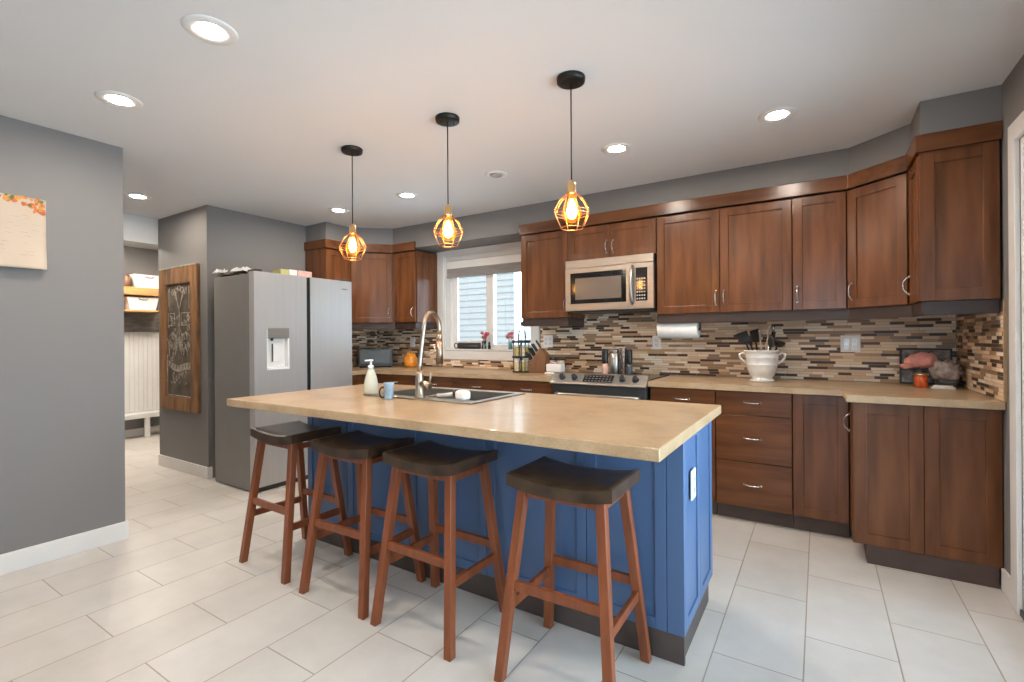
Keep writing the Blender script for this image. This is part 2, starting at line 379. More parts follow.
# soffit above the wall cabinets, niche over the window
SB = 2.195
SOF_R = [(-4.254, 3.170), (-4.254, 3.468), (-3.928, 3.776), (0.17, 3.776), (0.447, 3.537), (0.447, 3.231), (XR, 3.231), (XR, YB), (XP, YB), (XP, 3.170)]
b = MB(); b.prism(SOF_R, SB, CEIL-0.001); struct('wall_soffit', b, M_wall)

def base_run(name, pts, nrm_off, h=0.105, t=0.014):
    """pts: polyline of the wall foot; boards stand t in front of it (offset vector per leg)"""
    b = MB()
    for (p, q), (ox, oy) in zip(zip(pts[:-1], pts[1:]), nrm_off):
        x0, x1 = sorted((p[0], q[0])); y0, y1 = sorted((p[1], q[1]))
        if ox: b.box(p[0], p[0]+ox*t, y0 - (t if oy == -9 else 0), y1, 0, h, 0.003)
        else: b.box(x0, x1 + 0, p[1], p[1]+oy*t, 0, h, 0.003)
    return struct(name, b, M_trim)
b = MB(); b.box(XW, XW+0.014, YR, YW+0.014, 0, 0.11, 0.003); b.box(-5.4, XW, YW, YW+0.014, 0, 0.11, 0.003); struct('baseboard_left', b, M_trim)
b = MB(); b.box(XH, XP+0.014, YP-0.014, YP, 0, 0.105, 0.003); b.box(XP, XP+0.014, YP, YP+0.03, 0, 0.105, 0.003); struct('baseboard_partition', b, M_trim)
b = MB(); b.box(XR-0.014, XR, 3.075, 3.23, 0, 0.11, 0.003); struct('baseboard_right', b, M_trim)

# backsplash
SPZ0, SPZ1 = 0.915, 1.405
b = MB(); b.box(-3.60, -2.295, YB-0.008, YB-0.0005, SPZ0, 1.005); b.box(-2.29, XR-0.009, YB-0.008, YB-0.0005, SPZ0, 1.46); b.box(XP+0.009, -3.602, YB-0.008, YB-0.0005, SPZ0, SPZ1)
o = struct('backsplash', b, M_mosx)
b = MB(); b.box(XR-0.008, XR-0.0005, 3.195, YB-0.0005, SPZ0, 1.345); struct('backsplash', b, M_mosy)
b = MB(); b.box(XP+0.0005, XP+0.008, 3.14, YB-0.0005, SPZ0, SPZ1); struct('backsplash', b, M_mosy)
b = MB(); b.box(XR-0.010, XR-0.0005, 3.178, 3.194, SPZ0, 1.40); struct('trim_splash_edge', b, M_counter)

# kitchen window
def frame_box(b, x0, x1, z0, z1, y0, y1, t):
    b.box(x0, x0+t, y0, y1, z0, z1, 0.003); b.box(x1-t, x1, y0, y1, z0, z1, 0.003)
    b.box(x0+t, x1-t, y0, y1, z1-t, z1, 0.003); b.box(x0+t, x1-t, y0, y1, z0, z0+t, 0.003)
win = bpy.data.objects.new('window_1', None); COL.objects.link(win); win['kind'] = 'structure'
b = MB(); frame_box(b, WX0-0.088, WX1+0.085, WZ0-0.095, WZ1+0.085, YB-0.022, YB-0.001, 0.092); obj('casing', b, M_trim, win)
b = MB(); frame_box(b, WX0+0.001, WX1-0.001, WZ0+0.001, WZ1-0.001, YB-0.0005, YB+0.14, 0.018); obj('jamb', b, M_trim, win)
b = MB(); frame_box(b, WX0+0.02, WX1-0.02, WZ0+0.02, WZ1-0.02, YB+0.075, YB+0.135, 0.045); b.box(-2.955, -2.905, YB+0.07, YB+0.135, WZ0+0.065, WZ1-0.065, 0.004); obj('sash_frame', b, M_white, win)
b = MB(); frame_box(b, WX0+0.068, -2.956, WZ0+0.066, WZ1-0.066, YB+0.085, YB+0.115, 0.045); obj('sash', b, M_white, win)
b = MB(); b.box(WX0+0.114, -3.001, YB+0.098, YB+0.102, WZ0+0.11, WZ1-0.11); b.box(-2.904, WX1-0.066, YB+0.098, YB+0.102, WZ0+0.066, WZ1-0.066); obj('glass', b, M_glass, win)
w2 = bpy.data.objects.new('unseen_window_2', None); COL.objects.link(w2); w2['kind'] = 'structure'  # unseen rear window, put in to bring daylight into the room
b = MB(); frame_box(b, -0.398, 0.698, 0.352, 2.248, YR-0.09, YR-0.03, 0.05); obj('sash_frame', b, M_white, w2)
b = MB(); b.box(-0.35, 0.65, YR-0.062, YR-0.058, 0.40, 2.20); obj('glass', b, M_glass, w2)
w3 = bpy.data.objects.new('unseen_window_3', None); COL.objects.link(w3); w3['kind'] = 'structure'  # unseen side window, added as a further daylight source
b = MB(); b.box(XW-0.09, XW-0.03, LWY0+0.002, LWY0+0.05, LWZ0+0.002, LWZ1-0.002); b.box(XW-0.09, XW-0.03, LWY1-0.05, LWY1-0.002, LWZ0+0.002, LWZ1-0.002); b.box(XW-0.09, XW-0.03, LWY0+0.05, LWY1-0.05, LWZ0+0.002, LWZ0+0.05); b.box(XW-0.09, XW-0.03, LWY0+0.05, LWY1-0.05, LWZ1-0.05, LWZ1-0.002); b.box(XW-0.09, XW-0.03, -2.03, -1.97, LWZ0+0.05, LWZ1-0.05); obj('sash_frame', b, M_white, w3)
b = MB(); b.box(XW-0.062, XW-0.058, LWY0+0.05, LWY1-0.05, LWZ0+0.05, LWZ1-0.05); obj('glass', b, M_glass, w3)
# blind drawn up under the head
bl = thing('window_blind', 'grey pleated blind pulled up at the top of the kitchen window', 'blind', (-2.95, YB+0.035, 1.90))
b = MB(); b.box(WX0+0.02, WX1-0.02, YB+0.01, YB+0.06, 2.085, 2.126, 0.004); wpart('head_rail', b, M_white, bl)
b = MB()
for k in range(9): b.box(WX0+0.025, WX1-0.025, YB+0.014 + 0.003*(k % 2), YB+0.056 - 0.003*(k % 2), 1.925+k*0.0085, 1.933+k*0.0085, 0.002)
wpart('pleats', b, M_blind, bl)
b = MB(); b.box(WX0+0.022, WX1-0.022, YB+0.011, YB+0.058, 1.903, 1.924, 0.004); wpart('bottom_rail', b, M_blind, bl)
b = MB(); b.box(WX0+0.021, WX1-0.021, YB+0.03, YB+0.036, 2.003, 2.085); wpart('valance', b, M_trim, bl)

# patio door in the right wall
pd = bpy.data.objects.new('door_1', None); COL.objects.link(pd); pd['kind'] = 'structure'
b = MB(); b.box(XR-0.02, XR-0.001, DY1, DY1+0.085, 0, DZ1+0.085, 0.004); b.box(XR-0.02, XR-0.001, DY0-0.085, DY0, 0, DZ1+0.085, 0.004); b.box(XR-0.02, XR-0.001, DY0, DY1, DZ1, DZ1+0.085, 0.004); obj('casing', b, M_trim, pd)
b = MB(); b.box(XR, XR+0.15, DY1-0.03, DY1, 0.03, DZ1, 0.002); b.box(XR, XR+0.15, DY0, DY0+0.03, 0.03, DZ1, 0.002); b.box(XR, XR+0.15, DY0+0.03, DY1-0.03, DZ1-0.03, DZ1, 0.002); b.box(XR, XR+0.15, DY0, DY1, 0.001, 0.03, 0.002); obj('door_frame', b, M_white, pd)
for (ya, yb_, xo) in ((1.55, DY1-0.03, 0.045), (DY0+0.03, 1.63, 0.095)):
    b = MB(); b.box(XR+xo, XR+xo+0.04, yb_-0.075, yb_, 0.035, DZ1-0.035, 0.004); b.box(XR+xo, XR+xo+0.04, ya, ya+0.075, 0.035, DZ1-0.035, 0.004)
    b.box(XR+xo, XR+xo+0.04, ya+0.075, yb_-0.075, DZ1-0.11, DZ1-0.035, 0.004); b.box(XR+xo, XR+xo+0.04, ya+0.075, yb_-0.075, 0.035, 0.125, 0.004)
    lf = obj('sliding_leaf', b, M_white, pd)
    b = MB(); b.box(XR+xo+0.018, XR+xo+0.022, ya+0.075, yb_-0.075, 0.125, DZ1-0.11); obj('glass', b, M_glass, lf)
b = MB(); b.box(XR-0.012, XR-0.001, DY0, DY1, 0.0, 0.03, 0.003); obj('threshold', b, M_dark, pd)

# the neighbouring house seen through the window
nh = thing('neighboring_house', 'pale house with horizontal vinyl siding seen through the kitchen window', 'house', (-5.0, 7.4, 0))
b = MB()
for k in range(34):
    z0 = 0.0 + k*0.115
    vs = [b._v(c) for c in ((-8.2,7.40,z0),(-4.62,7.40,z0),(-4.62,7.418,z0+0.115),(-8.2,7.418,z0+0.115),(-8.2,7.418,z0),(-4.62,7.418,z0))]
    b.face([vs[0],vs[1],vs[2],vs[3]]); b.face([vs[0],vs[4],vs[5],vs[1]])
b.box(-8.2, -4.62, 7.419, 11.0, 0, 3.9)
wpart('siding', b, M_siding, nh)
b = MB(); b.box(-4.62, -4.50, 7.37, 7.5, 0, 3.9, 0.004); wpart('corner_board', b, M_white, nh)
b = MB(); b.prism([(-8.4,7.0),(-4.3,7.0),(-4.3,11.2),(-8.4,11.2)], 3.9, 4.05, 0.01); wpart('roof', b, M_roofl, nh)

# ------------------------------------------------------------------ cabinets
def door_mb(w, h, st=0.058, t=0.019, rec=0.009, slab=False):
    """shaker front; local x 0..w, z 0..h, face at y=0 looking to -y"""
    b = MB()
    if slab: b.box(0, w, 0, t, 0, h, 0.002); return b
    b.box(0, st, 0, t, 0, h, 0.003); b.box(w-st, w, 0, t, 0, h, 0.003)
    b.box(st-0.002, w-st+0.002, 0.0003, t, 0, st, 0.003); b.box(st-0.002, w-st+0.002, 0.0003, t, h-st, h, 0.003)
    b.box(st-0.002, w-st+0.002, rec, t-0.002, st-0.002, h-st+0.002)
    return b
def handle_mb(x, z, vert=True, L=0.098, dep=0.026):
    b = MB(); n = 12; pts = []; rs = []
    for i in range(n+1):
        s = i/n*2-1; d = dep*(1-abs(s)**2.6)
        a = s*L/2
        pts.append((x, -d-0.004, z+a) if vert else (x+a, -d-0.004, z)); rs.append(0.0042+0.0022*abs(s)**2)
    b.tube(pts, rs, 8)
    for s in (-1, 1):
        c = (x, -0.0015, z+s*L/2) if vert else (x+s*L/2, -0.0015, z)
        b.cyl((c[0], 0.0, c[2]), (c[0], -0.006, c[2]), 0.009, 0.0075, 10)
    return b
def add_door(root, world, w, h, rz=0.0, handle=None, name='door', slab=False, matl=None, st=0.058, vert=True):
    """world: world position of the door's lower local corner"""
    loc = (world[0]-root.location.x, world[1]-root.location.y, world[2]-root.location.z)
    d = obj(name, door_mb(w, h, st, slab=slab), matl or (M_woodh if name == 'drawer' else M_wood), root, loc, rz)
    if handle:
        hs = handle if isinstance(handle, list) else [handle]
        for hx, hz in hs: obj('handle', handle_mb(hx, hz, vert), M_chrome, d)
    return d
ZU0, ZU1 = 1.408, 2.170       # wall cabinets
YF = 3.775                     # their door face
def upper(x0, x1, ndoor, label, hside, z0=ZU0, hz=None):
    r = thing('wall_cabinet', label, 'cabinet', ((x0+x1)/2, YF+0.17, z0), 0, 'stained maple wall cabinets')
    b = MB(); b.box(x0+0.001, x1-0.001, YF+0.021, YB-0.010, z0, ZU1); wpart('carcass', b, M_wood, r)
    w = (x1-x0)/ndoor
    for k in range(ndoor):
        a = x0+k*w
        hs = hside[k]; hx = 0.026 if hs == 'l' else w-0.004-0.026
        add_door(r, (a+0.002, YF, z0+0.002), w-0.004, ZU1-z0-0.012, 0, (hx, 0.105 if hz is None else hz))
    return r
upper(-2.292, -1.820, 1, 'single-door brown wall cabinet between the window and the microwave', 'r')
upper(-1.818, -1.062, 2, 'short double-door brown cabinet mounted directly over the microwave', 'rl', z0=1.886, hz=0.09)
upper(-1.060, -0.150, 2, 'wide double-door brown wall cabinet above the paper towel roll', 'rl')
upper(-0.148, 0.154, 1, 'narrow single-door brown wall cabinet next to the diagonal corner cabinet', 'l')
# diagonal corner wall cabinet
r = thing('corner_wall_cabinet', 'diagonal corner wall cabinet above the double outlet', 'cabinet', (0.45, 3.85, ZU0))
b = MB(); b.prism([(0.156, YF+0.030), (0.182, YF+0.018), (0.440, 3.562), (0.453, 3.537), (XR-0.010, 3.537), (XR-0.010, YB-0.010), (0.156, YB-0.010)], ZU0, ZU1); wpart('carcass', b, M_wood, r)
dl = math.hypot(0.440-0.160, 3.538-YF+0.0)
add_door(r, (0.157, YF-0.004, ZU0+0.002), dl-0.012, ZU1-ZU0-0.012, math.atan2(3.538-YF, 0.440-0.160), (0.03, 0.105))
# wall cabinet on the right wall
r = thing('wall_cabinet', 'brown wall cabinet with a finished shaker end beside the patio door', 'cabinet', (0.6, 3.38, ZU0), 0, 'stained maple wall cabinets')
b = MB(); b.box(0.455, XR-0.010, 3.243, 3.534, ZU0, ZU1); wpart('carcass', b, M_wood, r)
add_door(r, (0.434, 3.532, ZU0+0.002), 0.288, ZU1-ZU0-0.012, R(-90), (0.03, 0.105))
d = door_mb(0.300, ZU1-ZU0, 0.062); obj('end_panel', d, M_wood, r, (0.440-0.6, 3.222-3.38, 0))
# left group
r = thing('wall_cabinet', 'brown wall cabinet beside the fridge, with a plain end facing the room', 'cabinet', (-4.42, 3.32, ZU0), 0, 'stained maple wall cabinets')
b = MB(); b.box(XP+0.010, -4.265, 3.157, 3.472, ZU0, ZU1); wpart('carcass', b, M_wood, r)
add_door(r, (-4.243, 3.160, ZU0+0.002), 0.305, ZU1-ZU0-0.012, R(90), (0.275, 0.105))
r = thing('corner_wall_cabinet', 'diagonal corner wall cabinet above the dark countertop oven', 'cabinet', (-4.25, 3.85, ZU0))
b = MB(); b.prism([(-4.262, 3.475), (-4.262, 3.492), (-3.945, 3.775), (-3.915, 3.80), (-3.915, YB-0.010), (XP+0.010, YB-0.010), (XP+0.010, 3.475)], ZU0, ZU1); wpart('carcass', b, M_wood, r)
dl = math.hypot(0.335, 0.285)
add_door(r, (-4.246, 3.474, ZU0+0.002), dl-0.012, ZU1-ZU0-0.012, math.atan2(0.285, 0.335), (dl-0.05, 0.105))
r = thing('wall_cabinet', 'brown single-door wall cabinet beside the window with a glossy side panel', 'cabinet', (-3.74, 3.97, ZU0), 0, 'stained maple wall cabinets')
b = MB(); b.box(-3.912, -3.605, YF+0.021, YB-0.010, ZU0, ZU1); wpart('carcass', b, M_wood, r)
add_door(r, (-3.91, YF-0.002, ZU0+0.002), 0.307, ZU1-ZU0-0.012, 0, (0.275, 0.105))
d = door_mb(0.340, ZU1-ZU0, 0.055, t=0.012, rec=0.004); obj('side_panel', d, M_wood, r, (-3.592+3.74, YF+0.020-3.97, 0), R(90))

def path_strip(b, pts, z0, z1, t):
    """upright board that follows a polyline, thickness t to the left of travel"""
    P = [Vector((x, y)) for x, y in pts]; off = []
    for i, p in enumerate(P):
        ns = []
        if i > 0: d = (p-P[i-1]).normalized(); ns.append(Vector((-d.y, d.x)))
        if i < len(P)-1: d = (P[i+1]-p).normalized(); ns.append(Vector((-d.y, d.x)))
        n = sum(ns, Vector((0,0))).normalized(); off.append(p + n*(t/max(0.3, n.dot(ns[0]))))
    poly = [tuple(p) for p in P] + [tuple(p) for p in off[::-1]]
    b.prism(poly, z0, z1, 0.0015)
# crowns sit proud of the soffit and doors; travel is chosen so the board lies towards the wall
b = MB(); path_strip(b, [(-2.294, 3.752), (0.162, 3.752), (0.424, 3.522), (0.424, 3.208), (XR-0.003, 3.208)], ZU1+0.001, 2.258, 0.020)
tag(obj('crown_molding', b, M_woodh), 'flat brown crown board along the tops of the cabinets over the stove wall', 'molding')
b = MB(); path_strip(b, [(XP+0.003, 3.146), (-4.230, 3.146), (-4.230, 3.452), (-3.915, 3.752), (-3.588, 3.752)], ZU1+0.001, 2.258, 0.020)
tag(obj('crown_molding', b, M_woodh), 'flat brown crown board along the tops of the cabinets near the fridge', 'molding')
# light rails under the cabinets
ZR = 1.338
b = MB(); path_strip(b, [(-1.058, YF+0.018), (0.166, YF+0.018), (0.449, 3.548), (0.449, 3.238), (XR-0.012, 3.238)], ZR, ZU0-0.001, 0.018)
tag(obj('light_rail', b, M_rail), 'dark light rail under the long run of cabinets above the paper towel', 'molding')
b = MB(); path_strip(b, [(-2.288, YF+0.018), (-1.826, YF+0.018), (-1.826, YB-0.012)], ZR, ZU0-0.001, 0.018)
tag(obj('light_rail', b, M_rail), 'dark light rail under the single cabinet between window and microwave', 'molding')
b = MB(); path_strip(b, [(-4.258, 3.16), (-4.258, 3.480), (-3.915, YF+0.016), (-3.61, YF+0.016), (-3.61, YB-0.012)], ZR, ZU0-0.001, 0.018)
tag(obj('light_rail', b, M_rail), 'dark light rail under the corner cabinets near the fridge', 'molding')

# base cabinets
YBF = 3.53; ZB = 0.872
def base(x0, x1, label, fronts):
    """fronts: list of (kind, z0, z1, handle spec)"""
    r = thing('base_cabinet', label, 'cabinet', ((x0+x1)/2, 3.84, 0), 0, 'stained maple base cabinets')
    b = MB(); b.box(x0+0.001, x1-0.001, YBF+0.021, YB-0.012, 0.10, ZB); wpart('carcass', b, M_wood, r)
    b = MB(); b.box(x0+0.001, x1-0.001, YBF+0.06, YBF+0.075, 0.0, 0.10); wpart('kick_board', b, M_kick, r)
    w = x1-x0-0.004
    for kind, z0, z1, hs in fronts:
        if kind == 'drawer': add_door(r, (x0+0.002, YBF, z0), w, z1-z0, 0, (w/2, (z1-z0)/2+0.005), 'drawer', slab=True, vert=False)
        else: add_door(r, (x0+0.002, YBF, z0), w, z1-z0, 0, hs)
DT = [('drawer', 0.715, 0.868, None)]
base(-1.045, -0.60, 'brown base cabinet with one drawer, directly beside the stove', DT + [('door', 0.102, 0.710, (0.40, 0.53))])
base(-0.598, -0.146, 'brown three-drawer base cabinet under the white utensil crock', DT + [('drawer', 0.405, 0.710, None), ('drawer', 0.102, 0.400, None)])
base(-0.144, 0.150, 'brown base cabinet with one tall plain door at the inner corner', [('door', 0.102, 0.868, None)])
base(-2.345, -1.848, 'brown base cabinet under the knife block and spice rack', DT + [('door', 0.102, 0.710, (0.45, 0.53))])
base(-2.90, -2.347, 'brown base cabinet under the window, middle of the sink-side run', DT + [('door', 0.102, 0.710, (0.5, 0.53))])
base(-3.40, -2.902, 'brown base cabinet below the black case on the windowsill', DT + [('door', 0.102, 0.710, (0.45, 0.53))])
base(-3.925, -3.402, 'brown base cabinet below the amber canister in the corner', DT + [('door', 0.102, 0.710, (0.45, 0.53))])
r = thing('base_cabinet', 'brown corner base cabinet under the dark countertop oven', 'cabinet', (-4.25, 3.6, 0), 0, 'stained maple base cabinets')
b = MB(); b.box(XP+0.012, -3.972, 3.18, YB-0.012, 0.10, ZB); wpart('carcass', b, M_wood, r)
b = MB(); b.box(XP+0.012, -4.02, 3.19, YB-0.012, 0.0, 0.10); wpart('kick_board', b, M_kick, r)
add_door(r, (-3.952, 3.184, 0.102), 0.315, 0.766, R(90), (0.28, 0.65))
r = thing('base_cabinet', 'brown base cabinet with two shaker end panels beside the patio door', 'cabinet', (0.45, 3.4, 0), 0, 'stained maple base cabinets')
b = MB(); b.box(0.176, XR-0.002, 3.257, YB-0.012, 0.10, ZB); wpart('carcass', b, M_wood, r)
b = MB(); b.box(0.215, XR-0.016, 3.245, 3.60, 0.0, 0.10); wpart('kick_board', b, M_kick, r)
add_door(r, (0.153, 3.527, 0.102), 0.290, 0.766, R(-90), (0.035, 0.62))
for k, (x0, w) in enumerate(((0.157, 0.296), (0.455, 0.291))):
    obj('end_panel', door_mb(w, ZB-0.105, 0.06), M_wood, r, (x0-0.45, 3.236-3.4, 0.103))

# worktops
b = MB(); b.prism([(-1.052, 3.495), (0.122, 3.495), (0.122, 3.190), (XR-0.002, 3.190), (XR-0.002, YB-0.002), (-1.052, YB-0.002)], 0.874, 0.914, 0.004)
tag(obj('countertop', b, M_counter), 'tan laminate countertop running from the stove to the patio door', 'countertop')
b = MB(); b.prism([(XP+0.002, 3.145), (-3.925, 3.145), (-3.925, 3.495), (-1.846, 3.495), (-1.846, YB-0.002), (XP+0.002, YB-0.002)], 0.874, 0.914, 0.004)
tag(obj('countertop', b, M_counter), 'tan laminate countertop under the window, from the stove to the fridge', 'countertop')

# ------------------------------------------------------------------ island
IX0, IX1, IY0, IY1 = -2.736, -0.388, 1.398, 2.440
BX0, BX1, BY0, BY1 = -2.726, -0.430, 1.870, 2.436
SX0, SX1, SY0, SY1 = -2.19, -1.415, 1.865, 2.370       # sink rim
HX0, HX1, HY0, HY1 = SX0+0.02, SX1-0.02, SY0+0.02, SY1-0.02   # cut-out
isl = thing('kitchen_island', 'blue panelled kitchen island with dark kick board', 'kitchen island', (-1.6, 2.1, 0))
b = MB(); b.box(BX0+0.02, BX0+0.038, BY0+0.02, BY1-0.02, 0.1, 0.872); b.box(BX1-0.038, BX1-0.02, BY0+0.02, BY1-0.02, 0.1, 0.872)
b.box(BX0+0.038, BX1-0.038, BY0+0.02, BY0+0.038, 0.1, 0.872); b.box(BX0+0.038, BX1-0.038, BY1-0.038, BY1-0.02, 0.1, 0.872); b.box(BX0+0.038, BX1-0.038, BY0+0.038, BY1-0.038, 0.1, 0.118)
wpart('carcass', b, M_blue, isl)
b = MB(); b.box(BX0+0.01, BX1-0.002, BY0+0.002, BY0+0.018, 0.0, 0.108); b.box(BX1-0.03, BX1-0.012, BY0+0.018, BY1-0.04, 0.0, 0.108); b.box(BX0+0.01, BX0+0.028, BY0+0.018, BY1-0.04, 0.0, 0.108); b.box(BX0+0.028, BX1-0.03, BY1-0.06, BY1-0.04, 0.0, 0.108)
wpart('kick_board', b, M_ikick, isl)
def panel_at(x, y, w, rz, st=0.045):
    return obj('panel', door_mb(w, 0.872-0.108, st, t=0.0195, rec=0.007), M_blue, isl, (x-isl.location.x, y-isl.location.y, 0.108), rz)
xs = [BX0+0.02, -2.33, -1.835, -1.335, -0.825, -0.495]
for a, c in zip(xs[:-1], xs[1:]): panel_at(a+0.001, BY0, c-a-0.002, 0)
b = MB(); b.box(-0.494, BX1, BY0, BY0+0.0195, 0.108, 0.872, 0.002); wpart('corner_post', b, M_blue, isl)
ys = [BY0+0.02, 2.16, BY1]
for a, c in zip(ys[:-1], ys[1:]): panel_at(BX1, a+0.001, c-a-0.002, R(90))
for a, c in zip(ys[:-1], ys[1:]): panel_at(BX0, c-0.001, c-a-0.002, R(-90))
ww = (BX1-BX0-0.04)/4
for k in range(4):
    d = obj('door', door_mb(ww-0.004, 0.74, 0.055), M_blue, isl, (BX1-0.02-k*ww-0.002-isl.location.x, BY1-isl.location.y, 0.112), R(180))
    obj('handle', handle_mb(0.04 if k % 2 else ww-0.045, 0.64), M_chrome, d)
# worktop with a hole for the sink
b = MB()
def slab_hole(b, X0, X1, Y0, Y1, hx0, hx1, hy0, hy1, z0, z1):
    out = [(X0,Y0),(X1,Y0),(X1,Y1),(X0,Y1)]; inn = [(hx0,hy0),(hx1,hy0),(hx1,hy1),(hx0,hy1)]
    V = {}
    for nm, pts in (('o', out), ('i', inn)):
        for k, (x, y) in enumerate(pts):
            for z, zz in ((0, z0), (1, z1)): V[nm, k, z] = b._v((x, y, zz))
    for k in range(4):
        j = (k+1) % 4
        b.face([V['o',k,1], V['o',j,1], V['i',j,1], V['i',k,1]]); b.face([V['o',k,0], V['i',k,0], V['i',j,0], V['o',j,0]])
        b.face([V['o',k,0], V['o',j,0], V['o',j,1], V['o',k,1]]); b.face([V['i',k,0], V['i',k,1], V['i',j,1], V['i',j,0]])
    es = [e for e in b.bm.edges if all(any((v.co - V['o',k,z].co).length < 1e-6 for k in range(4) for z in (0,1)) for v in e.verts)]
    bmesh.ops.bevel(b.bm, geom=es, offset=0.004, segments=2, affect='EDGES', profile=0.5)
slab_hole(b, IX0, IX1, IY0, IY1, HX0, HX1, HY0, HY1, 0.8735, 0.914)
tag(obj('island_countertop', b, M_counter), 'long tan stone-look worktop overhanging the blue island', 'countertop')

# sink
sk = thing('sink', 'double-bowl steel sink let into the island worktop', 'sink', (-1.8, 2.1, 0.914))
b = MB(); z0, z1 = 0.9146, 0.921
ym = (SX0+SX1)/2; bowls = [(SX0+0.045, ym-0.018), (ym+0.018, SX1-0.045)]; by0, by1 = SY0+0.085, SY1-0.04
b.box(SX0, SX1, SY0, by0, z0, z1, 0.002); b.box(SX0, SX1, by1, SY1, z0, z1, 0.002)
b.box(SX0, bowls[0][0], by0, by1, z0, z1, 0.002); b.box(bowls[0][1], bowls[1][0], by0, by1, z0, z1, 0.002); b.box(bowls[1][1], SX1, by0, by1, z0, z1, 0.002)
wpart('rim', b, M_steel, sk)
for x0, x1 in bowls:
    b = MB(); t = 0.002; zb = 0.735
    b.box(x0, x0+t, by0, by1, zb, z0+0.003); b.box(x1-t, x1, by0, by1, zb, z0+0.003); b.box(x0, x1, by0, by0+t, zb, z0+0.003); b.box(x0, x1, by1-t, by1, zb, z0+0.003); b.box(x0, x1, by0, by1, zb-t, zb)
    bw = wpart('bowl', b, M_steel, sk)
    b = MB(); b.lathe([(0.0,0.0),(0.04,0.0),(0.042,0.004),(0.03,0.003),(0.0,0.002)], 20, ((x0+x1)/2, (by0+by1)/2, zb)); l = sk.location
    bmesh.ops.translate(b.bm, verts=b.bm.verts[:], vec=(-l.x,-l.y,-l.z)); obj('drain', b, M_dark, bw)

# faucet on the near rim of the sink, the spout arcs over the bowls
FX, FY, FZ = -1.792, 1.908, 0.9215
fc = thing('faucet', 'tall gooseneck faucet with pull-down spray at the island sink', 'faucet', (FX, FY, FZ))
b = MB(); b.lathe([(0.029,0),(0.029,0.006),(0.024,0.012),(0.0225,0.05),(0.0225,0.10),(0.019,0.125),(0.0145,0.14)], 20); obj('body', b, M_faucet, fc)
pts = [(0,0,0.13)]
for k in range(6): pts.append((0.003*k, 0.004*k, 0.13+0.0415*(k+1)))
rr = 0.070; cz = 0.365; d = Vector((-0.10, 0.99, 0)).normalized()
for k in range(1, 15):
    a = math.pi - math.pi*k/14
    pts.append((0.015+d.x*(rr+rr*math.cos(a)), 0.02+d.y*(rr+rr*math.cos(a)), cz+0.088*math.sin(a)))
ex, ey = pts[-1][0], pts[-1][1]
pts.append((ex, ey, 0.335))
b = MB(); b.tube(pts, 0.0125, 12); obj('spout', b, M_faucet, fc)
b = MB(); b.cyl((ex, ey, 0.338), (ex, ey, 0.30), 0.0155, 0.0165, 16); b.cyl((ex, ey, 0.30), (ex, ey, 0.17), 0.0165, 0.0205, 16); b.cyl((ex, ey, 0.17), (ex, ey, 0.162), 0.017, 0.015, 16); obj('spray_head', b, M_faucet, fc)
b = MB(); b.tube([(0.004,0.02,0.22),(0.05,0.07,0.245),(ex-0.015,ey-0.03,0.275),(ex,ey,0.285)], 0.005, 8); obj('hose_arm', b, M_faucet, fc)
b = MB(); b.cyl((0.01,0.0,0.075), (0.075,0.0,0.065), 0.0195, 0.019, 14); b.tube([(0.066,0.0,0.07),(0.074,0.0,0.10),(0.079,0.0,0.135)], [0.006,0.0055,0.005], 8); obj('lever', b, M_faucet, fc)

# soap, cup, brush
so = thing('soap_bottle', 'pale soap pump bottle standing by the island sink', 'bottle', (-2.158, 1.90, 0.922))
b = MB(); b.lathe([(0.0,0.0),(0.036,0.0),(0.040,0.006),(0.040,0.05),(0.033,0.09),(0.020,0.132),(0.014,0.142),(0.014,0.146)], 22); obj('bottle_body', b, M_pale, so)
b = MB(); b.lathe([(0.016,0.142),(0.016,0.162),(0.0055,0.165),(0.0055,0.188)], 16); b.box(-0.010,0.010,-0.010,0.010,0.186,0.196,0.003); b.box(-0.006,0.006,-0.042,-0.008,0.187,0.195,0.002); obj('pump', b, M_white, so)
cu = thing('glass_tumbler', 'pale blue ribbed tumbler on the island worktop beside the soap bottle', 'cup', (-1.925, 1.815, 0.9148))
b = MB(); b.lathe([(0.0,0.0),(0.022,0.0),(0.025,0.008),(0.024,0.03),(0.027,0.075),(0.0285,0.088),(0.0265,0.088),(0.0245,0.075),(0.021,0.03),(0.02,0.012),(0.0,0.010)], 20); obj('cup_wall', b, M_bluecup, cu)
rg = MB(); rg.tube([(0.027*math.cos(a)*0.6, 0.0, 0.03+0.028*math.sin(a)) for a in [2*math.pi*k/18 for k in range(18)]], 0.0045, 8, closed=True)
tag(obj('scrubber_ring', rg, M_dark, None, (-1.980, 1.822, 0.9173), R(60)), 'small dark ring scrubber between the soap bottle and the blue tumbler', 'scrubber')
br = thing('dish_brush', 'white-headed dish brush lying across the sink rim', 'brush', (-1.535, 1.925, 0.9225), R(-8))
b = MB(); b.tube([(-0.17,0.0,0.012),(-0.10,0.003,0.018),(-0.03,0.0,0.030)], [0.009,0.0085,0.011], 10); obj('brush_handle', b, M_bin, br)
b = MB(); b.tube([(-0.032,0,0.030),(-0.012,0,0.032)], 0.021, 12); obj('collar', b, M_black, br)
b = MB(); b.box(-0.012, 0.055, -0.027, 0.027, 0.004, 0.05, 0.012); obj('brush_head', b, M_white, br)

